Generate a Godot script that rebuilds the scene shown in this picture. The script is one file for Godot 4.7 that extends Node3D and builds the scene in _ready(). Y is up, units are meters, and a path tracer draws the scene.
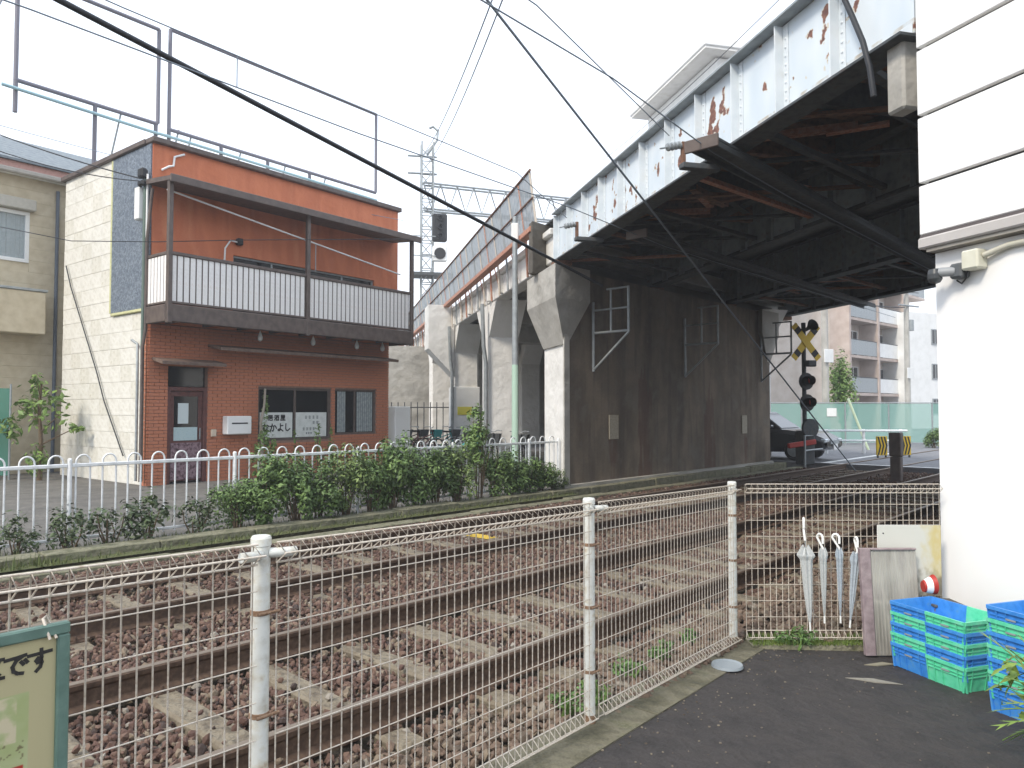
extends Node3D

const TRACK_TURN := 0.820305   # 47 degrees: local +x runs along the rails
var names := {}
var M := {}
var rng := RandomNumberGenerator.new()

# ---------------------------------------------------------------- mesh builder
class MB:
	var v := PackedVector3Array()
	var n := PackedVector3Array()
	var c := PackedColorArray()
	var uv := PackedVector2Array()
	var i := PackedInt32Array()
	var col := Color(1, 1, 1)
	func vert(p: Vector3, nn: Vector3, t := Vector2.ZERO) -> int:
		v.append(p); n.append(nn); c.append(col); uv.append(t)
		return v.size() - 1
	func tri(a: Vector3, b: Vector3, d: Vector3):
		var nn := (b - a).cross(d - a).normalized()
		var k := vert(a, nn); vert(b, nn); vert(d, nn)
		i.append_array([k, k + 2, k + 1])
	func quad(a: Vector3, b: Vector3, d: Vector3, e: Vector3):   # counter-clockwise from outside
		var nn := (b - a).cross(e - a).normalized()
		if nn == Vector3.ZERO: nn = (d - b).cross(e - b).normalized()
		var k := vert(a, nn, Vector2(0, 1)); vert(b, nn, Vector2(1, 1)); vert(d, nn, Vector2(1, 0)); vert(e, nn, Vector2(0, 0))
		i.append_array([k, k + 2, k + 1, k, k + 3, k + 2])
	func quad_uv(a: Vector3, b: Vector3, d: Vector3, e: Vector3, u0: Vector2, u1: Vector2):
		var nn := (b - a).cross(e - a).normalized()
		var k := vert(a, nn, Vector2(u0.x, u1.y)); vert(b, nn, u1); vert(d, nn, Vector2(u1.x, u0.y)); vert(e, nn, u0)
		i.append_array([k, k + 2, k + 1, k, k + 3, k + 2])
	func oquad(a, b, d, e, mid: Vector3):
		if ((b - a).cross(e - a)).dot((a + b + d + e) / 4.0 - mid) < 0: quad(a, e, d, b)
		else: quad(a, b, d, e)
	func otri(a, b, d, mid: Vector3):
		if ((b - a).cross(d - a)).dot((a + b + d) / 3.0 - mid) < 0: tri(a, d, b)
		else: tri(a, b, d)
	func hexa(p: Array):   # 0-3 bottom ring, 4-7 top ring
		var m := Vector3.ZERO
		for q in p: m += q
		m /= 8.0
		oquad(p[0], p[1], p[2], p[3], m); oquad(p[4], p[5], p[6], p[7], m)
		for k in 4:
			var l := (k + 1) % 4
			oquad(p[k], p[l], p[4 + l], p[4 + k], m)
	func box(mid: Vector3, size: Vector3, b := Basis.IDENTITY):
		var h := size / 2.0
		var p := []
		for y in [-1, 1]:
			for q in [[-1, -1], [1, -1], [1, 1], [-1, 1]]:
				p.append(mid + b * Vector3(q[0] * h.x, y * h.y, q[1] * h.z))
		hexa(p)
	func box2(a: Vector3, b: Vector3):
		box((a + b) / 2.0, (b - a).abs())
	func cbox(mid: Vector3, size: Vector3, w := 0.01, b := Basis.IDENTITY):   # chamfered box
		var h := size / 2.0
		w = minf(w, minf(h.x, minf(h.y, h.z)) * 0.6)
		var f := func(sx, sy, sz, ax):
			var q := Vector3(sx * (h.x - (0.0 if ax == 0 else w)), sy * (h.y - (0.0 if ax == 1 else w)), sz * (h.z - (0.0 if ax == 2 else w)))
			return mid + b * q
		for s in [-1, 1]:
			oquad(f.call(s, -1, -1, 0), f.call(s, 1, -1, 0), f.call(s, 1, 1, 0), f.call(s, -1, 1, 0), mid)
			oquad(f.call(-1, s, -1, 1), f.call(1, s, -1, 1), f.call(1, s, 1, 1), f.call(-1, s, 1, 1), mid)
			oquad(f.call(-1, -1, s, 2), f.call(1, -1, s, 2), f.call(1, 1, s, 2), f.call(-1, 1, s, 2), mid)
			for t in [-1, 1]:
				oquad(f.call(s, t, -1, 0), f.call(s, t, 1, 0), f.call(s, t, 1, 1), f.call(s, t, -1, 1), mid)
				oquad(f.call(s, -1, t, 0), f.call(s, 1, t, 0), f.call(s, 1, t, 2), f.call(s, -1, t, 2), mid)
				oquad(f.call(-1, s, t, 1), f.call(1, s, t, 1), f.call(1, s, t, 2), f.call(-1, s, t, 2), mid)
				for r in [-1, 1]:
					otri(f.call(s, t, r, 0), f.call(s, t, r, 1), f.call(s, t, r, 2), mid)
	func tube(pts: Array, r: float, sides := 6, r2 := -1.0, caps := true):
		var m := pts.size()
		if r2 < 0: r2 = r
		var up := Vector3.UP
		var rings := []
		for k in m:
			var d: Vector3
			if k == 0: d = pts[1] - pts[0]
			elif k == m - 1: d = pts[m - 1] - pts[m - 2]
			else: d = (pts[k + 1] - pts[k]).normalized() + (pts[k] - pts[k - 1]).normalized()
			d = d.normalized()
			if k == 0: up = Vector3.UP if absf(d.y) < 0.9 else Vector3.RIGHT
			var x := up.cross(d).normalized()
			up = d.cross(x).normalized()
			var rr := lerpf(r, r2, float(k) / (m - 1))
			var ring := []
			for s in sides:
				var a := TAU * s / sides
				var o := x * cos(a) + up * sin(a)
				ring.append(vert(pts[k] + o * rr, o))
			rings.append(ring)
		for k in m - 1:
			for s in sides:
				var t := (s + 1) % sides
				i.append_array([rings[k][s], rings[k + 1][t], rings[k][t], rings[k][s], rings[k + 1][s], rings[k + 1][t]])
		if caps:
			for e in [0, m - 1]:
				var dd: Vector3 = ((pts[0] - pts[1]) if e == 0 else (pts[m - 1] - pts[m - 2])).normalized()
				var ring2 := []
				for s in sides: ring2.append(vert(v[rings[e][s]], dd))
				for s in range(1, sides - 1):
					if e == 0: i.append_array([ring2[0], ring2[s], ring2[s + 1]])
					else: i.append_array([ring2[0], ring2[s + 1], ring2[s]])
	func lathe(base: Vector3, prof: Array, sides := 12, b := Basis.IDENTITY):   # prof: [radius, height] pairs
		for k in prof.size() - 1:
			var a = prof[k]; var d = prof[k + 1]
			var sl := Vector2(d[1] - a[1], a[0] - d[0]).normalized()
			for s in sides:
				var t0 := TAU * s / sides; var t1 := TAU * (s + 1) / sides
				var o0 := Vector3(cos(t0), 0, sin(t0)); var o1 := Vector3(cos(t1), 0, sin(t1))
				var n0 := b * (o0 * sl.x + Vector3.UP * sl.y); var n1 := b * (o1 * sl.x + Vector3.UP * sl.y)
				var q := vert(base + b * (o0 * a[0] + Vector3.UP * a[1]), n0)
				vert(base + b * (o1 * a[0] + Vector3.UP * a[1]), n1)
				vert(base + b * (o1 * d[0] + Vector3.UP * d[1]), n1)
				vert(base + b * (o0 * d[0] + Vector3.UP * d[1]), n0)
				i.append_array([q, q + 1, q + 2, q, q + 2, q + 3])
	func prism(poly: Array, a: Vector3, x: Vector3, y: Vector3, ext: Vector3):   # polygon of Vector2 in the plane a + x*u + y*v, extruded
		var pp := PackedVector2Array(poly)
		var mid := Vector3.ZERO
		for q in poly: mid += a + x * q.x + y * q.y
		mid = mid / poly.size() + ext / 2.0
		var ix := Geometry2D.triangulate_polygon(pp)
		var en := ext.normalized()
		for k in range(0, ix.size(), 3):
			var t := [a + x * pp[ix[k]].x + y * pp[ix[k]].y, a + x * pp[ix[k + 1]].x + y * pp[ix[k + 1]].y, a + x * pp[ix[k + 2]].x + y * pp[ix[k + 2]].y]
			var nn: Vector3 = (t[1] - t[0]).cross(t[2] - t[0])
			if nn.dot(en) < 0:
				tri(t[0], t[1], t[2]); tri(t[0] + ext, t[2] + ext, t[1] + ext)
			else:
				tri(t[0], t[2], t[1]); tri(t[0] + ext, t[1] + ext, t[2] + ext)
		var cw := Geometry2D.is_polygon_clockwise(pp)
		var flip := (x.cross(y)).dot(en) < 0
		for k in pp.size():
			var q0 := pp[k]; var q1 := pp[(k + 1) % pp.size()]
			var p0 := a + x * q0.x + y * q0.y; var p1 := a + x * q1.x + y * q1.y
			if cw != flip: quad(p1, p0, p0 + ext, p1 + ext)
			else: quad(p0, p1, p1 + ext, p0 + ext)
	func mesh() -> ArrayMesh:
		var a := []
		a.resize(Mesh.ARRAY_MAX)
		a[Mesh.ARRAY_VERTEX] = v; a[Mesh.ARRAY_NORMAL] = n; a[Mesh.ARRAY_COLOR] = c; a[Mesh.ARRAY_TEX_UV] = uv; a[Mesh.ARRAY_INDEX] = i
		var m := ArrayMesh.new()
		m.add_surface_from_arrays(Mesh.PRIMITIVE_TRIANGLES, a)
		return m

# ---------------------------------------------------------------- nodes
func numbered(called: String) -> String:
	if not names.has(called):
		names[called] = 0
		return called
	names[called] += 1
	return "%s_%03d" % [called, names[called]]

func tag(o, label: String, category: String, group := ""):
	o.set_meta("label", label); o.set_meta("category", category)
	if group != "": o.set_meta("group", group)
	return o

func thing(called: String, label: String, category: String, at := Vector3.ZERO, turn := 0.0, group := "") -> Node3D:
	var o := Node3D.new()
	o.name = numbered(called)
	add_child(o)
	o.position = at; o.rotation.y = turn
	tag(o, label, category, group)
	return o

func part(called: String, m, mat: Material, parent: Node3D) -> MeshInstance3D:
	var o := MeshInstance3D.new()
	o.name = called
	o.mesh = m.mesh() if m is MB else m
	o.material_override = mat
	parent.add_child(o, true)
	return o

func one(called: String, m, mat: Material, label: String, category: String, at := Vector3.ZERO, turn := 0.0, group := "") -> MeshInstance3D:
	var o := MeshInstance3D.new()
	o.name = numbered(called)
	o.mesh = m.mesh() if m is MB else m
	o.material_override = mat
	add_child(o)
	o.position = at; o.rotation.y = turn
	tag(o, label, category, group)
	return o

func struct(called: String, m, mat: Material, at := Vector3.ZERO, turn := 0.0) -> MeshInstance3D:
	var o := MeshInstance3D.new()
	o.name = numbered(called)
	o.mesh = m.mesh() if m is MB else m
	o.material_override = mat
	add_child(o)
	o.position = at; o.rotation.y = turn
	o.set_meta("kind", "structure")
	return o

func copy(o: Node3D, called: String, label: String, at: Vector3, turn: float) -> Node3D:
	var d: Node3D = o.duplicate()
	d.name = numbered(called)
	add_child(d)
	d.position = at; d.rotation.y = turn
	d.set_meta("label", label)
	return d

func bx(called: String, a: Vector3, b: Vector3, mat: Material, parent: Node3D, w := 0.008) -> MeshInstance3D:
	var m := MB.new()
	m.cbox((a + b) / 2.0, (b - a).abs(), w)
	return part(called, m, mat, parent)

func tb(called: String, pts: Array, r: float, mat: Material, parent: Node3D, sides := 8, r2 := -1.0) -> MeshInstance3D:
	var m := MB.new()
	m.tube(pts, r, sides, r2)
	return part(called, m, mat, parent)

func T(s: float, y: float, n: float) -> Vector3:   # along the rails, up, across the rails
	return Vector3(s * 0.681998 - n * 0.731354, y, -(s * 0.731354 + n * 0.681998))

func W(x: float, y: float, d: float) -> Vector3:
	return Vector3(x, y, -d)

# ---------------------------------------------------------------- materials
func sm(c: Color, rough := 0.8, metal := 0.0) -> StandardMaterial3D:
	var m := StandardMaterial3D.new()
	m.albedo_color = c; m.roughness = rough; m.metallic = metal
	return m

func ramp(cols: Array, t: float) -> Color:
	t = clampf(t, 0, 0.9999) * (cols.size() - 1)
	var k := int(t)
	return cols[k].lerp(cols[k + 1], t - k)

func noise_image(freq: float, sd: int, size: int, oct := 4, squash := 1) -> Image:
	var f := FastNoiseLite.new()
	f.seed = sd; f.frequency = freq; f.fractal_octaves = oct
	f.noise_type = FastNoiseLite.TYPE_SIMPLEX_SMOOTH
	var im := f.get_seamless_image(size, size / squash)
	if squash > 1: im.resize(size, size, Image.INTERPOLATE_CUBIC)
	return im

func ntex(cols: Array, freq: float, sd: int, grain := 0.1, size := 256, squash := 1) -> ImageTexture:
	var src := noise_image(freq, sd, size, 4, squash).get_data()
	var g := RandomNumberGenerator.new(); g.seed = sd
	var lut := []
	for k in 256: lut.append(ramp(cols, k / 255.0))
	var out := PackedByteArray(); out.resize(size * size * 3)
	for k in size * size:
		var t := clampi(int(src[k] + (g.randf() - 0.5) * grain * 255.0), 0, 255)
		var q: Color = lut[t]
		out[k * 3] = q.r8; out[k * 3 + 1] = q.g8; out[k * 3 + 2] = q.b8
	var im := Image.create_from_data(size, size, false, Image.FORMAT_RGB8, out)
	im.generate_mipmaps()
	return ImageTexture.create_from_image(im)

func nm(cols: Array, freq: float, sd: int, scale: float, rough := 0.85, grain := 0.1, bump := 0.0, squash := 1, world := false, metal := 0.0, size := 256) -> StandardMaterial3D:
	var m := StandardMaterial3D.new()
	m.albedo_texture = ntex(cols, freq, sd, grain, size, squash)
	m.roughness = rough; m.metallic = metal
	m.uv1_triplanar = true
	m.uv1_world_triplanar = world
	m.uv1_scale = Vector3.ONE * scale
	if bump > 0:
		var h := noise_image(freq * 3.0, sd + 7, size, 5)
		h.convert(Image.FORMAT_RGBA8)
		h.bump_map_to_normal_map(bump)
		m.normal_enabled = true
		m.normal_texture = ImageTexture.create_from_image(h)
	return m

func h(s: String) -> Color:
	return Color.html(s)

func make_materials():
	M.asphalt = nm([h("292625"), h("302d2c"), h("353130"), h("3b3735"), h("2f2b29")], 0.012, 3, 0.55, 0.8, 0.5, 4.0, 1, true, 0.0, 512)
	M.road = nm([h("6a6a6e"), h("77777a"), h("858486")], 0.02, 4, 0.4, 0.85, 0.4, 2.0, 1, true)
	M.soil = nm([h("3b3428"), h("54493a"), h("6a5c48")], 0.03, 5, 0.6, 0.95, 0.5, 4.0, 1, true)
	M.yard = nm([h("55534f"), h("63605b"), h("726e68")], 0.02, 6, 0.35, 0.9, 0.3, 2.0, 1, true)
	M.kerb = nm([h("4a4838"), h("5f5b49"), h("736e5d"), h("55573c")], 0.02, 8, 0.6, 0.9, 0.35, 3.0, 1, true)
	M.moss_kerb = nm([h("54563c"), h("716f5b"), h("8a8672"), h("5a6040")], 0.025, 9, 0.7, 0.95, 0.35, 3.0, 1, true)
	M.moss = nm([h("3c4620"), h("535c30"), h("5f6040"), h("5c543e")], 0.05, 10, 1.5, 1.0, 0.5, 6.0, 1, true)
	M.sleeper = nm([h("564c3f"), h("6b6152"), h("7b7160"), h("837a69"), h("655847")], 0.025, 11, 0.8, 0.9, 0.35, 4.0, 1, true)
	M.rail = nm([h("3d2e24"), h("503d30"), h("62503f")], 0.04, 12, 2.0, 0.75, 0.3)
	M.rail_top = sm(h("85786a"), 0.5, 0.5)
	M.yellow = nm([h("b8962a"), h("cfae3a"), h("a58c48")], 0.05, 13, 2.0, 0.7, 0.3)
	M.stone = sm(Color(1, 1, 1), 0.92); M.stone.vertex_color_use_as_albedo = true
	M.white_post = nm([h("9c917c"), h("bdbcb4"), h("cccec9"), h("d2d4cf"), h("c4c0b0"), h("937256")], 0.03, 14, 1.2, 0.45, 0.1, 0.0, 1)
	M.wire_white = nm([h("a08f7c"), h("c2b7a8"), h("d2cabe"), h("947e68")], 0.05, 15, 3.0, 0.55, 0.2)
	M.rust = nm([h("5a4434"), h("7a5d46"), h("98806a"), h("6a5240")], 0.05, 16, 4.0, 0.9, 0.4)
	M.fence_white = nm([h("d0d2d2"), h("e4e6e6"), h("eff0f0")], 0.02, 17, 1.5, 0.5, 0.1)
	M.concrete = nm([h("8e8b84"), h("a5a29b"), h("b8b5ae"), h("9a968c")], 0.012, 18, 0.25, 0.92, 0.2, 2.0, 1, true)
	M.concrete_white = nm([h("d6d4cf"), h("e2e0db"), h("e8e6e2"), h("d8d5cd")], 0.012, 19, 0.25, 0.9, 0.12, 1.5, 1, true)
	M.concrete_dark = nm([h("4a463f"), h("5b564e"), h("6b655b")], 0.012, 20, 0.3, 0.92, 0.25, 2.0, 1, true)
	M.steel_dark = nm([h("34383a"), h("414547"), h("4d5153"), h("4a3b31")], 0.03, 21, 0.8, 0.7, 0.15, 0.0, 1, true)
	M.steel_rust = nm([h("4d3a2f"), h("6a4f3f"), h("825c47"), h("59534e")], 0.03, 22, 0.9, 0.85, 0.3, 0.0, 1, true)
	M.steel_orange = nm([h("8a5c4a"), h("ad7460"), h("be9078"), h("9c8c82")], 0.04, 23, 1.2, 0.85, 0.3)
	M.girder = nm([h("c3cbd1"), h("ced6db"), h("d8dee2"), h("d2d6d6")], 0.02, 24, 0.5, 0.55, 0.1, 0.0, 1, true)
	M.glass = sm(Color(0.05, 0.06, 0.07), 0.08, 0.0); M.glass.metallic_specular = 0.6
	M.pane = sm(Color(0.75, 0.8, 0.82, 0.28), 0.05); M.pane.transparency = BaseMaterial3D.TRANSPARENCY_ALPHA
	M.black = sm(h("1c1c1e"), 0.6)
	M.cable = sm(h("22252b"), 0.6)
	M.cable_grey = sm(h("7c858f"), 0.6)
	M.brown = nm([h("4c423d"), h("5a4e48"), h("655952")], 0.02, 26, 0.8, 0.6, 0.15)
	M.grey_metal = nm([h("8b9093"), h("9aa0a2"), h("a9adae")], 0.02, 27, 1.0, 0.5, 0.1, 0.0, 1, false, 0.3)
	M.white_paint = nm([h("dededb"), h("e6e6e3"), h("eaeae8")], 0.015, 28, 0.3, 0.7, 0.04)
	M.leaf = sm(Color(1, 1, 1), 0.55); M.leaf.vertex_color_use_as_albedo = true
	M.leaf.backlight_enabled = true; M.leaf.backlight = Color(0.10, 0.16, 0.04)
	M.leaf.cull_mode = BaseMaterial3D.CULL_DISABLED
	M.bark = nm([h("4a3d30"), h("63533f"), h("7a6850")], 0.04, 29, 2.0, 0.95, 0.3)
	M.leaf_stem = sm(h("5f7a3a"), 0.8)
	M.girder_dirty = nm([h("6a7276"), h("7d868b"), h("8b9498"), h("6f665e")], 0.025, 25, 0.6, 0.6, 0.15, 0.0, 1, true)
	M.teal = sm(h("2f9a9a"), 0.5)
	M.red = sm(h("a8281c"), 0.5)

# ---------------------------------------------------------------- strokes of lettering, unit square, y down
const GLYPH := {
	"ku": [[.08, .1, .95, .1], [.1, .1, .1, .92, .97, .92], [.76, .22, .58, .52, .28, .8], [.3, .3, .52, .5, .8, .76]],
	"de": [[.06, .2, .5, .17, .88, .12], [.78, .15, .5, .3, .36, .55, .4, .76, .56, .88, .76, .92], [.7, .4, .79, .52], [.86, .34, .95, .46]],
	"su": [[.03, .22, .5, .2, .97, .17], [.56, .02, .57, .4, .52, .58, .41, .6, .35, .5, .43, .4, .55, .46, .58, .62, .52, .82, .36, .98]],
	"na": [[.08, .25, .52, .2], [.32, .04, .26, .36, .1, .64], [.66, .2, .9, .34], [.63, .4, .64, .74, .52, .9, .37, .86, .4, .74, .62, .76, .9, .93]],
	"ka": [[.06, .36, .46, .28, .58, .36, .55, .72, .46, .92, .34, .86], [.36, .06, .26, .52, .1, .9], [.7, .24, .86, .4, .94, .6]],
	"yo": [[.5, .3, .86, .26], [.5, .04, .51, .68, .4, .88, .2, .87, .18, .74, .38, .68, .66, .78, .88, .93]],
	"shi": [[.3, .04, .27, .58, .34, .84, .56, .9, .88, .66]],
	"kyo": [[.15, .08, .85, .08, .85, .28, .15, .28], [.15, .08, .15, .6, .04, .96], [.25, .45, .97, .45], [.6, .3, .6, .64], [.35, .64, .86, .64, .86, .94, .35, .94, .35, .64]],
	"shu": [[.1, .1, .2, .2], [.04, .36, .16, .45], [.04, .92, .2, .6], [.3, .1, .97, .1], [.36, .32, .92, .32, .92, .94, .36, .94, .36, .32], [.54, .1, .54, .48, .42, .6], [.74, .1, .74, .5, .9, .54], [.36, .74, .92, .74]],
	"ya": [[.15, .06, .86, .06, .86, .24, .15, .24], [.15, .06, .15, .6, .04, .96], [.26, .38, .93, .38], [.55, .4, .36, .55, .84, .53], [.6, .58, .6, .94], [.3, .74, .9, .74], [.2, .95, .99, .95]],
	"dash": [[.1, .2, .9, .2], [.5, .05, .5, .9], [.15, .55, .85, .55], [.2, .9, .8, .9]],
}
func glyph(m: MB, id: String, at: Vector3, size: float, w: float, z := 0.003):
	for st in GLYPH[id]:
		for k in range(0, st.size() - 2, 2):
			var a := Vector3(at.x + st[k] * size, at.y - st[k + 1] * size, at.z)
			var b := Vector3(at.x + st[k + 2] * size, at.y - st[k + 3] * size, at.z)
			var d := (b - a).normalized()
			var q := Vector3(-d.y, d.x, 0) * w / 2.0
			a -= d * w * 0.4; b += d * w * 0.4
			var e := Vector3(0, 0, z + 0.0002 * (k % 5))
			m.hexa([a - q, b - q, b + q, a + q, a - q + e, b - q + e, b + q + e, a + q + e])

func _ready():
	rng.seed = 20240
	# camera
	var cam := Camera3D.new()
	cam.name = "camera"
	add_child(cam)
	cam.position = Vector3(0, 1.65, 0)
	cam.rotation_degrees.x = 2.01
	cam.fov = 54.85
	cam.far = 1000.0
	cam.current = true
	# bright overcast sky, hazy sun behind and to the left of the camera
	var env := Environment.new()
	var sky := Sky.new()
	var pm := ProceduralSkyMaterial.new()
	pm.sky_top_color = Color(0.86, 0.90, 0.96)
	pm.sky_horizon_color = Color(0.93, 0.945, 0.96)
	pm.sky_curve = 0.12
	pm.ground_bottom_color = Color(0.35, 0.34, 0.33)
	pm.ground_horizon_color = Color(0.6, 0.6, 0.6)
	pm.sun_angle_max = 0.0
	sky.sky_material = pm
	env.background_mode = Environment.BG_SKY
	env.sky = sky
	env.tonemap_mode = Environment.TONE_MAPPER_LINEAR
	env.tonemap_exposure = 2.08
	env.sdfgi_enabled = true; env.ssao_enabled = true; env.ssil_enabled = true
	env.fog_enabled = true
	env.fog_density = 0.0022
	env.fog_light_color = Color(0.95, 0.96, 0.98)
	var we := WorldEnvironment.new()
	we.name = "world_environment"
	we.environment = env
	add_child(we)
	var sun := DirectionalLight3D.new()
	sun.name = "sun"
	add_child(sun)
	sun.light_energy = 0.5
	sun.light_color = Color(1.0, 0.96, 0.9)
	sun.light_angular_distance = 12.0
	sun.shadow_enabled = true
	sun.look_at_from_position(Vector3.ZERO, Vector3(0.50, -0.72, -0.60))
	make_materials()
	build_ground()
	build_tracks()
	build_bridge()
	build_viaduct()
	build_brown_house()
	build_beige_house()
	build_white_building()
	build_far_side()
	build_near_fences()
	build_far_fence()
	build_pavement_things()
	build_plants()
	build_wires()

func sheet(s0, s1, n0, n1, y, ds := 1.0) -> MB:
	var m := MB.new()
	var k := maxi(1, int((s1 - s0) / ds))
	for a in k:
		var u0: float = lerpf(s0, s1, float(a) / k); var u1: float = lerpf(s0, s1, float(a + 1) / k)
		m.quad(T(u0, y, n0), T(u1, y, n0), T(u1, y, n1), T(u0, y, n1))
	return m

func struct_node(called: String, turn := 0.0) -> Node3D:
	var o := Node3D.new()
	o.name = numbered(called)
	add_child(o)
	o.rotation.y = turn
	o.set_meta("kind", "structure")
	return o

func pave_y(s: float) -> float:
	return -0.024 - 0.03 * (s - 3.225)

func build_ground():
	var g := MB.new()
	g.quad(Vector3(-400, -0.3, 400), Vector3(400, -0.3, 400), Vector3(400, -0.3, -400), Vector3(-400, -0.3, -400))
	struct("ground", g, M.soil)
	# land beyond the railway, with the yards of the houses
	var y := MB.new()
	y.box2(Vector3(-60, -0.3, -90), Vector3(21.6, 0.05, -9.32))
	struct("yard_ground", y, M.yard, Vector3.ZERO, TRACK_TURN)
	# road over the level crossing and the ground behind it
	var r := MB.new()
	r.box2(Vector3(21.61, -0.3, -90), Vector3(90, 0.13, 3.0))
	struct("road", r, M.road, Vector3.ZERO, TRACK_TURN)
	var rm := MB.new()
	rm.hexa([T(21.7, 0.1305, 7.92), T(29, 0.1305, 7.92), T(29, 0.1305, 8.08), T(21.7, 0.1305, 8.08), T(21.7, 0.134, 7.92), T(29, 0.134, 7.92), T(29, 0.134, 8.08), T(21.7, 0.134, 8.08)])
	rm.hexa([T(21.7, 0.1305, 2.4), T(21.86, 0.1305, 2.4), T(21.86, 0.1305, 7.9), T(21.7, 0.1305, 7.9), T(21.7, 0.134, 2.4), T(21.86, 0.134, 2.4), T(21.86, 0.134, 7.9), T(21.7, 0.134, 7.9)])
	struct("road_marking", rm, M.white_paint)
	# pavement on this side
	var p := MB.new()
	var y0 := pave_y(-12.0); var y1 := pave_y(6.6)
	p.hexa([T(-12, -0.29, -9), T(6.6, -0.29, -9), T(6.6, -0.29, 2.75), T(-12, -0.29, 1.0),
		T(-12, y0, -9), T(6.6, y1, -9), T(6.6, y1, 2.75), T(-12, y0, 1.0)])
	struct("pavement", p, M.asphalt)
	# concrete footing strip under the near fence, from behind the camera to the corner post
	var k := struct_node("kerb")
	var L := func(x, z, yy): return W(-0.80, 0.0, 2.43) + Basis(Vector3.UP, deg_to_rad(51.3)) * Vector3(x, 0, z) + Vector3(0, 0.055 - 0.03 * x + yy, 0)
	for e in 6:
		var xa := -6.0 + e * 1.667; var xb := xa + 1.66
		if e == 5: xb = 4.12
		var kb := MB.new()
		kb.hexa([L.call(xa, 0.18, -0.3), L.call(xb, 0.18, -0.3), L.call(xb, -0.12, -0.3), L.call(xa, -0.12, -0.3),
			L.call(xa, 0.18, -0.012), L.call(xb, 0.18, -0.012), L.call(xb, -0.12, 0.0), L.call(xa, -0.12, 0.0)])
		part("kerb_stone", kb, M.kerb, k)
	var k2 := MB.new()
	k2.box2(W(1.74, -0.3, 5.43), W(3.2, -0.055, 5.66))
	struct("kerb", k2, M.moss_kerb)
	# two rows of concrete kerb on the far side of the tracks
	for row in [[8.55, 8.78, 0.0], [9.02, 9.3, 0.11]]:
		var q := struct_node("kerb", TRACK_TURN)
		for e in 26:
			var s := -6.0 + e * 1.2
			var dy := rng.randf_range(-0.012, 0.012); var dn := rng.randf_range(-0.015, 0.015)
			var qb := MB.new()
			qb.cbox(Vector3(s + 0.6, row[2] - 0.15 + dy, -(row[0] + row[1]) / 2.0 + dn), Vector3(1.188, 0.3, row[1] - row[0]), 0.012)
			part("kerb_stone", qb, M.moss_kerb, q)
	var mo := sheet(-6.0, 11.3, 8.79, 9.01, 0.03)
	struct("mossy_verge", mo, M.moss)

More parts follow.
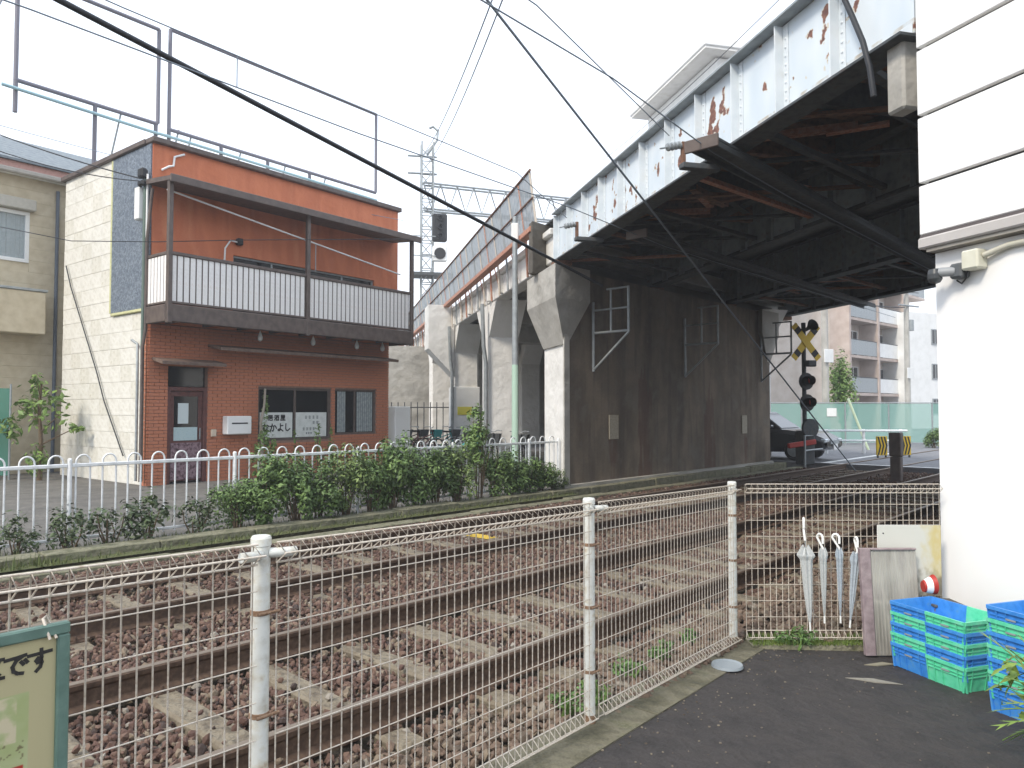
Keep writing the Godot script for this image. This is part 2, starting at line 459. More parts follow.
func build_tracks():
	# bed under the stones
	var bed := MB.new()
	var edge := [[-8.0, 1.6], [0.0, 2.15], [5.2, 2.53], [6.2, 1.36], [6.4, 1.4], [21.6, 1.4]]
	for k in edge.size() - 1:
		bed.quad(T(edge[k][0], -0.075, edge[k][1]), T(edge[k + 1][0], -0.075, edge[k + 1][1]), T(edge[k + 1][0], -0.075, 8.56), T(edge[k][0], -0.075, 8.56))
	struct("track_bed", bed, M.soil)
	var prof := [Vector2(-.0625, 0), Vector2(.0625, 0), Vector2(.0625, .012), Vector2(.012, .03), Vector2(.009, .1), Vector2(.03, .118), Vector2(.033, .143), Vector2(.026, .15), Vector2(-.026, .15), Vector2(-.033, .143), Vector2(-.03, .118), Vector2(-.009, .1), Vector2(-.012, .03), Vector2(-.0625, .012)]
	var rail_mesh := MB.new()
	rail_mesh.prism(prof, Vector3(-8, 0, 0), Vector3(0, 0, 1), Vector3.UP, Vector3(70, 0, 0))
	var rm := rail_mesh.mesh()
	var top := MB.new(); top.box2(Vector3(-8, 0.1503, -0.024), Vector3(62, 0.1523, 0.024))
	var tm := top.mesh()
	var sl := []
	for k in 4:
		var m := MB.new()
		m.cbox(Vector3(0, -0.09, 0), Vector3(0.165 + k * 0.006, 0.18, 2.0), 0.015)
		sl.append(m.mesh())
	var plate := MB.new()
	plate.cbox(Vector3(0, 0.004, 0), Vector3(0.14, 0.016, 0.2), 0.004)
	for e in [-1, 1]: plate.lathe(Vector3(0.0, 0.012, 0.085 * e), [[0.0, 0.035], [0.012, 0.034], [0.018, 0.0]], 6)
	var pm := plate.mesh()
	for tr in [[3.875, "near railway track of two rusty rails running beside the mesh fence"], [6.665, "far railway track of two rusty rails on the bushy side"]]:
		var t := thing("railway_track", tr[1], "railway track", T(0, 0, tr[0]), TRACK_TURN, "railway tracks")
		for e in [-1, 1]:
			var r := part("rail", rm, M.rail, t); r.position.z = 0.686 * e
			var q := part("running_surface", tm, M.rail_top, r)
		for k in 40:
			var s := -2.6 + k * 0.63 + rng.randf_range(-0.03, 0.03)
			if s > 21.4: break
			var o := part("sleeper", sl[k % 4], M.sleeper, t)
			o.position = Vector3(s, rng.randf_range(-0.012, 0.0), rng.randf_range(-0.04, 0.04))
			o.rotation.y = rng.randf_range(-0.03, 0.03)
			for e in [-1, 1]:
				var f := part("rail_fastening", pm, M.rail, o); f.position.z = 0.686 * e - o.position.z
			if tr[0] > 5 and k == 15:
				var ym := MB.new(); ym.box2(Vector3(-0.095, 0.001, -0.5), Vector3(0.095, 0.006, -0.1))
				part("yellow_mark", ym, M.yellow, o)
	# ballast: uncountable stones
	var bal := Node3D.new(); bal.name = "ballast_stones"; add_child(bal)
	tag(bal, "brown and reddish crushed stones lying between the rails and sleepers", "ballast")
	bal.set_meta("kind", "stuff")
	var per := [[], [], [], [], []]
	for k in 200000:
		var s := rng.randf_range(-1.5, 21.5)
		if s > 11 and rng.randf() < 0.45: continue
		var n := rng.randf_range(2.0, 8.55)
		if s < 5.6 and n < 2.22 + 0.075 * (s - 1.2): continue
		# keep sleepers mostly clear
		var y := -0.045
		var big := 1.0
		var under := false
		for c in [3.875, 6.665]:
			if absf(n - c) < 1.0:
				var ph := fposmod(s + 2.6 + 0.315, 0.63)
				if absf(ph - 0.315) < 0.087:
					under = true
			if absf(absf(n - c) - 0.686) < 0.06: under = true
		if under:
			if rng.randf() < 0.95: continue
			y = 0.008
		if absf(n - 5.27) < 0.65: y += 0.03
		if n < 3.0: y = lerpf(-0.06, -0.03, (n - 2.2)); big = 1.15
		if s < -1: continue
		per[rng.randi() % 5].append([s, y + rng.randf_range(-0.02, 0.025), n, big * (0.5 + 1.0 * pow(rng.randf(), 1.4))])
	for q in 5:
		var m := MB.new()
		var ico := SphereMesh.new()
		var P := []
		var phi := 1.618
		var raw := [Vector3(-1, phi, 0), Vector3(1, phi, 0), Vector3(-1, -phi, 0), Vector3(1, -phi, 0), Vector3(0, -1, phi), Vector3(0, 1, phi), Vector3(0, -1, -phi), Vector3(0, 1, -phi), Vector3(phi, 0, -1), Vector3(phi, 0, 1), Vector3(-phi, 0, -1), Vector3(-phi, 0, 1)]
		for a in raw: P.append(a.normalized() * 0.0195 * Vector3(1.25, 0.78, 0.95) * rng.randf_range(0.62, 1.28))
		for f in [[0, 11, 5], [0, 5, 1], [0, 1, 7], [0, 7, 10], [0, 10, 11], [1, 5, 9], [5, 11, 4], [11, 10, 2], [10, 7, 6], [7, 1, 8], [3, 9, 4], [3, 4, 2], [3, 2, 6], [3, 6, 8], [3, 8, 9], [4, 9, 5], [2, 4, 11], [6, 2, 10], [8, 6, 7], [9, 8, 1]]:
			m.otri(P[f[0]], P[f[1]], P[f[2]], Vector3.ZERO)
		var mm := MultiMesh.new()
		mm.transform_format = MultiMesh.TRANSFORM_3D
		mm.use_colors = true
		mm.mesh = m.mesh()
		mm.instance_count = per[q].size()
		for k in per[q].size():
			var d = per[q][k]
			var b := Basis.from_euler(Vector3(rng.randf() * TAU, rng.randf() * TAU, rng.randf() * TAU)).scaled(Vector3.ONE * d[3])
			mm.set_instance_transform(k, Transform3D(b, T(d[0], d[1], d[2])))
			var l := rng.randf()
			var col := Color(0.100, 0.056, 0.043).lerp(Color(0.175, 0.112, 0.080), l * l)
			if rng.randf() < 0.16: col = Color(0.20, 0.155, 0.11)
			if rng.randf() < 0.12: col = Color(0.055, 0.038, 0.032)
			if rng.randf() < 0.035: col = Color(0.27, 0.24, 0.20)
			if d[2] < 3.0: col = col.lerp(Color(0.17, 0.135, 0.095), 0.4)
			mm.set_instance_color(k, col)
		var mi := MultiMeshInstance3D.new()
		mi.name = "stones"; mi.multimesh = mm; mi.material_override = M.stone
		bal.add_child(mi, true)

# ---------------------------------------------------------------- near wire-mesh fence
func mesh_fence(t: Node3D, posts: Array, x0: float, x1: float, slope: float, top := 1.175):
	var wm := MB.new()
	var hgt := top
	wm.tube([Vector3(0, 0.10, 0), Vector3(0, 0.06, 0.045), Vector3(0, 0.035, 0.0), Vector3(0, 0.10, 0), Vector3(0, hgt * 0.5, 0), Vector3(0, hgt - 0.065, 0), Vector3(0, hgt - 0.03, 0.05), Vector3(0, hgt, 0.005), Vector3(0, hgt - 0.065, -0.004)], 0.0028, 5)
	var vm := wm.mesh()
	var k := 0
	var x := x0 + 0.03
	while x < x1 - 0.01:
		var skip := false
		for px in posts:
			if absf(x - px) < 0.022: skip = true
		if not skip:
			var o := part("vertical_wire", vm, M.wire_white, t)
			o.position = Vector3(x, -slope * x, 0)
		x += 0.045
	var hs := [[0.10, 0.0], [0.06, 0.045], [0.035, 0.0], [hgt - 0.065, 0.003], [hgt - 0.03, 0.052], [hgt, 0.006]]
	for j in 8: hs.append([0.2 + j * 0.118, 0.0045])
	var edges := [x0]
	for px in posts:
		if px > x0 + 0.05 and px < x1 - 0.05: edges.append(px)
	edges.append(x1)
	for e in edges.size() - 1:
		var a: float = edges[e] + 0.035; var b: float = edges[e + 1] - 0.035
		for q in hs:
			var lo := 0.08 if (q[0] > hgt - 0.08 and e > 0) else 0.0
			tb("horizontal_wire", [Vector3(a, q[0] - slope * a, q[1]), Vector3(b, q[0] - slope * b, q[1])], 0.0038 if q[0] > hgt - 0.08 or q[0] < 0.11 else 0.0023, M.wire_white, t, 5)
	for px in posts:
		var y = -slope * px
		var p := MB.new()
		p.lathe(Vector3(px, y - 0.05, -0.032), [[0.0, 0], [0.0305, 0], [0.0305, 1.215]], 14)
		var post := part("post", p, M.white_post, t)
		var cp := MB.new()
		cp.lathe(Vector3(px, y + 1.163, -0.032), [[0.0305, 0], [0.0335, 0.003], [0.0335, 0.026], [0.029, 0.034], [0.0, 0.038]], 14)
		part("cap", cp, M.white_post, post)
		var ru := MB.new()
		ru.lathe(Vector3(px, y - 0.03, -0.032), [[0.0312, 0], [0.0312, 0.05], [0.0306, 0.085]], 14)
		part("rusty_foot", ru, M.rust, post)
		for yy in [0.28, 0.62, 0.95]:
			var c := MB.new()
			c.lathe(Vector3(px, y + yy, -0.032), [[0.0305, -0.009], [0.0325, -0.008], [0.0325, 0.008], [0.0305, 0.009]], 14)
			c.tube([Vector3(px - 0.03, y + yy, 0.003), Vector3(px + 0.05, y + yy, 0.003)], 0.0055, 6)
			part("clamp", c, M.rust, post)
		for e in [-1, 1]:
			if px + e * 0.1 < x0 - 0.02 or px + e * 0.1 > x1: continue
			var sv := MB.new()
			var yy2 = y + hgt - 0.03
			sv.tube([Vector3(px + e * 0.02, yy2 - 0.004, -0.012), Vector3(px + e * 0.045, yy2 - 0.004, 0.01), Vector3(px + e * 0.10, yy2 - 0.004 - slope * e * 0.1, 0.014)], 0.0165, 10)
			part("joint_sleeve", sv, M.white_post, post)

func build_near_fences():
	var t := thing("mesh_fence", "long white wire mesh fence on round posts running beside the railway tracks", "fence", W(-0.80, 0.04, 2.43), deg_to_rad(51.3), "white mesh fences")
	mesh_fence(t, [-2.0, 0.0, 1.98, 3.93], -2.6, 3.93, 0.03)
	var u := thing("mesh_fence", "short white wire mesh fence between the corner post and the white building", "fence", W(1.70, -0.075, 5.52), 0.0, "white mesh fences")
	mesh_fence(u, [], 0.0, 1.5, 0.0, 1.175)

# ---------------------------------------------------------------- far white hoop fence
func build_far_fence():
	var t := thing("hoop_fence", "low white railing of arched hoops in front of the brown house", "fence", T(-1.2, 0.06, 9.62), TRACK_TURN)
	var L := 12.9
	var hm := MB.new()
	var pts := []
	pts.append(Vector3(-0.075, 0.06, 0))
	for k in 9:
		var a := PI - PI * k / 8.0
		pts.append(Vector3(cos(a) * 0.075, 0.98 + sin(a) * 0.085, 0))
	pts.append(Vector3(0.075, 0.06, 0))
	hm.tube(pts, 0.011, 6)
	var mesh := hm.mesh()
	var k := 0
	var x := 0.15
	while x < L:
		var near := fposmod(x, 2.0)
		if near > 0.1 and near < 1.92:
			var o := part("hoop", mesh, M.fence_white, t); o.position.x = x
		x += 0.285
	for e in 7:
		var a := e * 2.0; var b := minf(a + 2.0, L)
		if b - a < 0.3: continue
		var m := MB.new(); m.cbox(Vector3((a + b) / 2, 0.945, 0), Vector3(b - a - 0.052, 0.045, 0.03), 0.008)
		part("top_rail", m, M.fence_white, t)
		var m2 := MB.new(); m2.cbox(Vector3((a + b) / 2, 0.1, 0), Vector3(b - a - 0.052, 0.035, 0.025), 0.006)
		part("bottom_rail", m2, M.fence_white, t)
	for e in 8:
		var m := MB.new(); m.lathe(Vector3(minf(e * 2.0, L), -0.08, 0), [[0.026, 0], [0.026, 1.09], [0.02, 1.105], [0.0, 1.11]], 10)
		part("post", m, M.fence_white, t)

const BRIDGE_TURN := 1.815142   # 104 degrees: local +x runs away along the overpass, +z across it
const SKEW := 0.648

func rust_texture(sd: int, spots: Array, wid := 1024, hei := 128) -> ImageTexture:
	# pale blue paint flaking to rust in patches; spots: [u, v, ru, rv, strength]
	var f := FastNoiseLite.new(); f.seed = sd; f.frequency = 0.035; f.fractal_octaves = 5
	var f2 := FastNoiseLite.new(); f2.seed = sd + 1; f2.frequency = 0.011; f2.fractal_octaves = 3
	var im := Image.create(wid, hei, true, Image.FORMAT_RGB8)
	for y in hei:
		for x in wid:
			var u := float(x) / wid; var w := float(y) / hei
			var k := 0.0
			for q in spots:
				var dx: float = (u - q[0]) / q[2]; var dy: float = (w - q[1]) / q[3]
				k += q[4] * exp(-dx * dx - dy * dy)
			var a := f.get_noise_2d(x, y * 0.6)
			var seam := absf(fposmod(u * 11.12 + 0.02, 1.0) - 0.06)
			if seam < 0.05: k += 0.22
			if w > 0.9: k += 0.34
			if w < 0.05: k += 0.2
			var b := f2.get_noise_2d(x * 1.5, y * 0.5)
			var base := Color(0.79, 0.835, 0.87).lerp(Color(0.85, 0.88, 0.90), clampf(0.5 + b, 0, 1))
			if w > 0.86: base = base.lerp(Color(0.66, 0.60, 0.52), clampf(a * 1.6 + 0.25, 0, 0.7))
			var r := a + k - 0.62
			if r > 0: base = Color(0.36, 0.21, 0.16).lerp(Color(0.55, 0.36, 0.27), clampf(f.get_noise_2d(x * 3, y * 3) + 0.5, 0, 1))
			elif r > -0.06: base = Color(0.80, 0.78, 0.72)
			im.set_pixel(x, y, base)
	im.generate_mipmaps()
	return ImageTexture.create_from_image(im)

func pier_texture() -> ImageTexture:
	# stained concrete: dark runs from the top, rust runs under the notices, pale patches of lime
	var wid := 768; var hei := 384
	var f := FastNoiseLite.new(); f.seed = 51; f.frequency = 0.012; f.fractal_octaves = 5
	var im := Image.create(wid, hei, true, Image.FORMAT_RGB8)
	var g := RandomNumberGenerator.new(); g.seed = 5
	for y in hei:
		for x in wid:
			var run := f.get_noise_2d(x * 1.3, y * 0.3)
			var run2 := f.get_noise_2d(x * 3.5 + 500, y * 0.25)
			var blot := f.get_noise_2d(x * 1.2 + 90, y * 1.2)
			var c := Color(0.49, 0.44, 0.38).lerp(Color(0.35, 0.31, 0.265), clampf(0.5 + run * 0.8 + blot * 0.6, 0, 1))
			c = c.lerp(Color(0.22, 0.20, 0.18), clampf(run2 * 0.9 - 0.12, 0, 0.22))
			c = c.lerp(Color(0.50, 0.475, 0.435), clampf(blot * 1.5 - 0.25, 0, 0.5))
			for q in [[0.17, 0.72, 0.02], [0.30, 0.45, 0.035], [0.62, 0.5, 0.03], [0.825, 0.72, 0.022]]:
				var d: float = absf(float(x) / wid - q[0] + run2 * 0.006) / q[2]
				if float(y) / hei > q[1] + run2 * 0.25 and d < 1.0: c = c.lerp(Color(0.34, 0.225, 0.175), clampf((1.0 - d) * 0.8 + run2 * 1.2 + blot * 0.6, 0, 0.5))
			var gr := (g.randf() - 0.5) * 0.05
			im.set_pixel(x, y, Color(c.r + gr, c.g + gr, c.b + gr))
	im.generate_mipmaps()
	return ImageTexture.create_from_image(im)

func build_bridge():
	var org := W(1.0, 0, 14.6)
	var web_near := StandardMaterial3D.new()
	web_near.albedo_texture = rust_texture(41, [[0.335, 0.45, 0.02, 0.25, 0.85], [0.285, 0.6, 0.012, 0.2, 0.6], [0.41, 0.55, 0.012, 0.22, 0.55], [0.435, 0.65, 0.008, 0.12, 0.6], [0.60, 0.55, 0.03, 0.3, 0.5], [0.68, 0.5, 0.02, 0.3, 0.55], [0.76, 0.5, 0.025, 0.3, 0.6], [0.80, 0.65, 0.015, 0.2, 0.6], [0.22, 0.5, 0.012, 0.12, 0.45], [0.12, 0.3, 0.03, 0.2, 0.5], [0.05, 0.2, 0.03, 0.2, 0.4], [0.5, 0.6, 0.02, 0.2, 0.4]])
	web_near.roughness = 0.5
	var girder_label := ["pale blue plate girder with rust patches on the open side of the overpass", "dark plate girder behind the pale blue one, under the first bridge deck", "dark plate girder with stiffeners on the second bridge, before the apartment side", "dark edge girder of the overpass on the level crossing side"]
	for g in 4:
		var z := 3.2 * g
		var xl := (0.25 if g == 0 else 0.75) + SKEW * z
		var xr := -9.1 + SKEW * z
		if g > 0: xr -= 0.4
		var t := thing("plate_girder", girder_label[g], "girder", org, BRIDGE_TURN, "girders of the overpass")
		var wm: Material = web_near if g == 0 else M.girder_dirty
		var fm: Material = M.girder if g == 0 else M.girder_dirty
		var st := []
		var x := xl - 0.02
		while x > xr + 0.2:
			st.append(x); x -= 0.845
		st.append(xr)
		for k in st.size() - 1:
			var a: float = st[k + 1]; var b: float = st[k]
			var m := MB.new()
			var u0 := (xl - b) / 9.4; var u1 := (xl - a) / 9.4
			# outer face toward -z, inner face toward +z
			m.quad_uv(Vector3(b, 4.645, z - 0.007), Vector3(a, 4.645, z - 0.007), Vector3(a, 5.575, z - 0.007), Vector3(b, 5.575, z - 0.007), Vector2(1.0 - u0, 0), Vector2(1.0 - u1, 1))
			m.quad_uv(Vector3(a, 4.645, z + 0.007), Vector3(b, 4.645, z + 0.007), Vector3(b, 5.575, z + 0.007), Vector3(a, 5.575, z + 0.007), Vector2(1.0 - u1, 0), Vector2(1.0 - u0, 1))
			part("web_plate", m, wm, t)
			for e in [-1, 1]:
				var s := MB.new()
				s.cbox(Vector3(b, 5.11, z + e * 0.062), Vector3(0.014, 0.91, 0.106), 0.003)
				s.cbox(Vector3(b - 0.047, 5.11, z + e * 0.0135), Vector3(0.08, 0.91, 0.011), 0.003)
				var so := part("stiffener", s, fm if e < 0 else M.steel_dark, t)
				if g == 0 and e < 0:
					var rv := MB.new()
					for q in 10: rv.lathe(Vector3(b - 0.05, 4.70 + q * 0.09, z - 0.019), [[0.016, 0], [0.011, 0.008], [0.0, 0.011]], 6, Basis(Vector3.RIGHT, -PI / 2))
					var ro := part("rivets", rv, fm, so)
					ro.set_meta("kind", "stuff")
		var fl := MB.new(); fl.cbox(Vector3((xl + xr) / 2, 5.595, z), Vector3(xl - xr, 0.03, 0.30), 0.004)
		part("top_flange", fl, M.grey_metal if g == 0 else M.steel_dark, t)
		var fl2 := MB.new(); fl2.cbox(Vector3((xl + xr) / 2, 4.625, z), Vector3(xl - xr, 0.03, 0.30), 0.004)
		part("bottom_flange", fl2, M.steel_dark, t)
		for e in [-1, 1]:
			var an := MB.new()
			an.cbox(Vector3((xl + xr) / 2, 4.69, z + e * 0.012), Vector3(xl - xr - 0.03, 0.085, 0.01), 0.002)
			part("flange_angle", an, fm if (g == 0 and e < 0) else M.steel_dark, t)
		for e in ([xl - 0.2] if g == 0 else [xl - 0.2, xr + 0.25]):
			var be := MB.new(); be.cbox(Vector3(e, 4.556, z), Vector3(0.34, 0.1, 0.34), 0.01)
			part("bearing", be, M.steel_rust, t)
	# cross frames, laterals and deck of the two bridges
	for pair in [0, 2]:
		var z0 = 3.2 * pair; var z1 = z0 + 3.2
		var nm2: String = "dark rusty floor frame with cross braces and ties under the " + ("first bridge deck" if pair == 0 else "second bridge deck")
		var t := thing("bridge_floor", nm2, "bridge floor", org, BRIDGE_TURN, "floors of the overpass")
		for k in 6:
			var x := -8.3 + k * 1.62
			var a := Vector3(x + SKEW * z0, 0, z0 + 0.125); var b := Vector3(x + SKEW * z0, 0, z1 - 0.125)
			var m := MB.new()
			m.box((a + b) / 2 + Vector3(0, 5.27, 0), Vector3(0.12, 0.3, b.z - a.z))
			part("cross_beam", m, M.steel_rust if k % 2 == 0 else M.steel_dark, t)
			for e in 2:
				var d := MB.new()
				var p := (a if e == 0 else b) + Vector3(0.0, 4.76, 0); var q := (b if e == 0 else a) + Vector3(1.5, 4.76, 0)
				if e == 1: p.y += 0.075; q.y += 0.075
				var bb := Basis.looking_at(q - p)
				d.box((p + q) / 2, Vector3(0.09, 0.012, (q - p).length()), bb)
				d.box((p + q) / 2 + bb * Vector3(0.04, 0.03, 0), Vector3(0.012, 0.06, (q - p).length()), bb)
				part("lateral_brace", d, [M.steel_dark, M.steel_rust, M.steel_dark, M.steel_dark, M.steel_orange, M.steel_rust, M.steel_dark][(k * 2 + e + pair) % 7], t)
			var dd := MB.new()
			dd.tube([a + Vector3(0.06, 4.8, 0.05), (a + b) / 2 + Vector3(0.06, 5.28, 0), b + Vector3(0.06, 4.8, -0.05)], 0.035, 6)
			part("sway_brace", dd, M.steel_dark, t)
		for k in 18:
			var zz = z0 + 0.3 + rng.randf() * 2.5
			var p := Vector3(-8.6 + rng.randf() * 8.4 + SKEW * zz, 4.95 + rng.randf() * 0.18, zz)
			var q := p + Vector3(rng.randf_range(-0.9, 0.9), rng.randf_range(-0.03, 0.03), rng.randf_range(0.5, 1.1) * (1.0 if zz < z0 + 1.6 else -1.0))
			var am := MB.new()
			var ab2 := Basis.looking_at(q - p)
			am.box((p + q) / 2, Vector3(0.12, 0.012, (q - p).length()), ab2)
			am.box((p + q) / 2 + ab2 * Vector3(0.055, 0.04, 0), Vector3(0.01, 0.07, (q - p).length()), ab2)
			part("knee_brace", am, [M.steel_orange, M.steel_rust, M.steel_dark][k % 3], t)
		for e in [0.85, 2.35]:
			var m := MB.new()
			var xa: float = -8.9 + SKEW * (z0 + e); var xb: float = 0.2 + SKEW * (z0 + e)
			m.box(Vector3((xa + xb) / 2, 5.29, z0 + e), Vector3(xb - xa, 0.28, 0.02))
			m.box(Vector3((xa + xb) / 2, 5.135, z0 + e), Vector3(xb - xa, 0.025, 0.2))
			part("stringer", m, M.steel_rust if e < 1 else M.steel_dark, t)
		for k in 21:
			var x = -8.9 + k * 0.44 + SKEW * z0 + 0.9
			if k < 4 and pair == 0: x += 0.0
			var m := MB.new()
			m.cbox(Vector3(x, 5.505, (z0 + z1) / 2), Vector3(0.2, 0.13, 2.7), 0.01)
			part("bridge_tie", m, M.steel_rust, t)
		var dk := MB.new()
		dk.prism([Vector2(-9.0 + SKEW * (z0), z0 + 0.02), Vector2(1.35 + SKEW * z0, z0 + 0.02), Vector2(1.35 + SKEW * (z1 + 3.1), z1 + 3.1), Vector2(-9.0 + SKEW * (z1 + 3.1), z1 + 3.1)] if pair == 0 else [Vector2(-9.0 + SKEW * z0, z0 - 0.08), Vector2(1.35 + SKEW * z0, z0 - 0.08), Vector2(1.35 + SKEW * z1, z1 + 0.1), Vector2(-9.0 + SKEW * z1, z1 + 0.1)], Vector3(0, 5.613, 0), Vector3(1, 0, 0), Vector3(0, 0, 1), Vector3(0, 0.03, 0))
		part("deck_plate", dk, M.steel_dark, t)
	# wire anchors on the pale girder
	for q in [[-5.97, "steel wire anchor with insulators on the pale girder, above the near track"], [-2.1, "steel wire anchor with insulators on the pale girder, above the far track"]]:
		var t := thing("wire_anchor", q[1], "wire anchor", org + Basis(Vector3.UP, BRIDGE_TURN) * Vector3(q[0], 4.61, 0), BRIDGE_TURN, "wire anchors on the girder")
		var m := MB.new()
		m.cbox(Vector3(0, -0.06, -0.2), Vector3(0.12, 0.07, 0.5), 0.01)
		part("bracket_arm", m, M.steel_dark, t)
		var m2 := MB.new(); m2.cbox(Vector3(0, 0.08, -0.42), Vector3(0.05, 0.3, 0.05), 0.006)
		part("anchor_post", m2, M.steel_rust, t)
		var m3 := MB.new()
		var bs := Basis(Vector3.FORWARD, 0.5) * Basis(Vector3.RIGHT, -1.9)
		for k in 4: m3.lathe(Vector3(0, 0.2, -0.42) + bs * Vector3(0, 0.05 + k * 0.055, 0), [[0.012, -0.01], [0.05, 0.0], [0.045, 0.018], [0.012, 0.03]], 10, bs)
		m3.tube([Vector3(0, 0.2, -0.42), Vector3(0, 0.2, -0.42) + bs * Vector3(0, 0.34, 0)], 0.011, 6)
		part("insulator", m3, M.grey_metal, t)
	# dark timber troughs over the contact wires, under the girders
	for q in [[7.15, 3.87, "dark timber wire trough under the overpass, above the near track"], [10.15, 6.67, "dark timber wire trough under the overpass, above the far track"]]:
		var t := thing("wire_trough", q[2], "wire trough", T(q[0], 4.42, q[1]), TRACK_TURN, "wire troughs under the overpass")
		bx("top_board", Vector3(0, 0.11, -0.16), Vector3(11.5, 0.15, 0.16), M.steel_dark, t)
		bx("side_board", Vector3(0, 0.04, -0.16), Vector3(11.5, 0.109, -0.13), M.steel_dark, t)
		bx("side_board", Vector3(0, 0.04, 0.13), Vector3(11.5, 0.109, 0.16), M.steel_dark, t)
		bx("end_board", Vector3(-0.03, 0.02, -0.2), Vector3(-0.001, 0.16, 0.2), M.brown, t)
	# pier wall that carries the far ends of the girders
	var tdir := T(1, 0, 0); var bdir := Vector3(-0.2419, 0, -0.9703)
	var p0 := T(11.58, 0, 9.32)
	var pier := thing("bridge_pier", "massive dark stained concrete pier wall under the overpass", "pier", p0)
	var o := Vector3.ZERO
	var wl := 9.55
	var m := MB.new()
	var A := o; var B := o + tdir * wl; var C := B + bdir * 1.5; var D := o + bdir * 1.5
	var up := Vector3(0, 4.5, 0); var dn := Vector3(0, -0.3, 0)
	var j0 := Vector3(0, 2.02, 0); var j1 := Vector3(0, 2.034, 0)
	m.quad_uv(A + dn, B + dn, B + j0, A + j0, Vector2(0, 0.52), Vector2(1, 1))
	m.quad_uv(A + j1, B + j1, B + up, A + up, Vector2(0, 0), Vector2(1, 0.517))
	var jn := bdir * 0.012
	m.quad_uv(A + j0 + jn, B + j0 + jn, B + j1 + jn, A + j1 + jn, Vector2(0, 0.515), Vector2(1, 0.52))
	m.quad_uv(A + j0, B + j0, B + j0 + jn, A + j0 + jn, Vector2(0, 0.515), Vector2(1, 0.52))
	m.quad_uv(B + j1, A + j1, A + j1 + jn, B + j1 + jn, Vector2(0, 0.515), Vector2(1, 0.52))
	var face := StandardMaterial3D.new()
	face.albedo_texture = pier_texture(); face.roughness = 0.9
	var hb := noise_image(0.02, 77, 256, 5); hb.convert(Image.FORMAT_RGBA8); hb.bump_map_to_normal_map(1.5)
	part("stained_face", m, face, pier)
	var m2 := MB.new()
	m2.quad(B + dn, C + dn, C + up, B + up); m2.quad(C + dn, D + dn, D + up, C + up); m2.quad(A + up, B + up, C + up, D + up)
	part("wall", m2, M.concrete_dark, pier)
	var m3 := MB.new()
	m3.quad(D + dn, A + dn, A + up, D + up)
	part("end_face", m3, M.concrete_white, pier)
	# pale chamfer strip on the corner
	var m4 := MB.new()
	m4.box(A + Vector3(0, 1.5, 0) + (tdir - bdir) * 0.01, Vector3(0.17, 3.6, 0.03), Basis(Vector3.UP, TRACK_TURN))
	part("corner_strip", m4, M.concrete, pier)
	var ft := MB.new()
	ft.hexa([A - bdir * 0.16 - tdir * 0.1 + dn, B - bdir * 0.16 + dn, C + dn, D - tdir * 0.1 + dn, A - bdir * 0.16 - tdir * 0.1 + Vector3(0, 0.16, 0), B - bdir * 0.16 + Vector3(0, 0.16, 0), C + Vector3(0, 0.16, 0), D - tdir * 0.1 + Vector3(0, 0.16, 0)])
	part("footing", ft, M.concrete, pier)
	for e in 2:
		var sg := -1.0 if e == 0 else 1.0
		var q := A if e == 0 else B
		var f := q - bdir * 0.2; var bk := q + bdir * 1.9
		var f2 := f + tdir * sg * 0.42; var bk2 := bk + tdir * sg * 0.42
		var inn := -tdir * sg * 0.7
		var c := MB.new()
		var y1 := Vector3(0, 4.52, 0); var y0 := Vector3(0, 3.86, 0); var yb := Vector3(0, 2.98, 0)
		c.hexa([f + inn + y0, f2 + y0, bk2 + y0, bk + inn + y0, f + inn + y1, f2 + y1, bk2 + y1, bk + inn + y1])
		part("corbel_block", c, M.concrete, pier)
		var c2 := MB.new()
		var fq := q + bdir * 0.02; var bq := q + bdir * 1.48
		c2.hexa([fq + inn * 0.1 + yb, fq + tdir * sg * 0.05 + yb, bq + tdir * sg * 0.05 + yb, bq + inn * 0.1 + yb, f + inn + y0 - bdir * 0.001, f2 + y0, bk2 + y0, bk + inn + y0])
		part("corbel_haunch", c2, M.concrete, pier)
	var bwl := MB.new()
	var wa := A + bdir * 1.0 - tdir * 0.6; var wb2 := B + bdir * 1.0 + tdir * 1.6
	bwl.hexa([wa + Vector3(0, 4.53, 0), wb2 + Vector3(0, 4.53, 0), wb2 + bdir * 0.3 + Vector3(0, 4.53, 0), wa + bdir * 0.3 + Vector3(0, 4.53, 0), wa + Vector3(0, 5.6, 0), wb2 + Vector3(0, 5.6, 0), wb2 + bdir * 0.3 + Vector3(0, 5.6, 0), wa + bdir * 0.3 + Vector3(0, 5.6, 0)])
	part("ballast_wall", bwl, M.concrete_dark, pier)
	# notices on the pier
	for q in [[1.62, 1.28, 0.34, 0.52, "pale weathered notice board on the dark pier, on its open side"], [7.85, 1.25, 0.3, 0.5, "dim notice board on the dark pier, on its level crossing side"]]:
		var nb := MB.new(); nb.cbox(Vector3(0, 0, 0.015), Vector3(q[2], q[3], 0.02), 0.003)
		one("notice_board", nb, nm([h("8f8878"), h("a49c8b"), h("b3ab9b")], 0.04, 91, 2.0, 0.85, 0.3), q[4], "notice board", p0 + tdir * q[0] + Vector3(0, q[1], 0), TRACK_TURN, "notices on the pier")
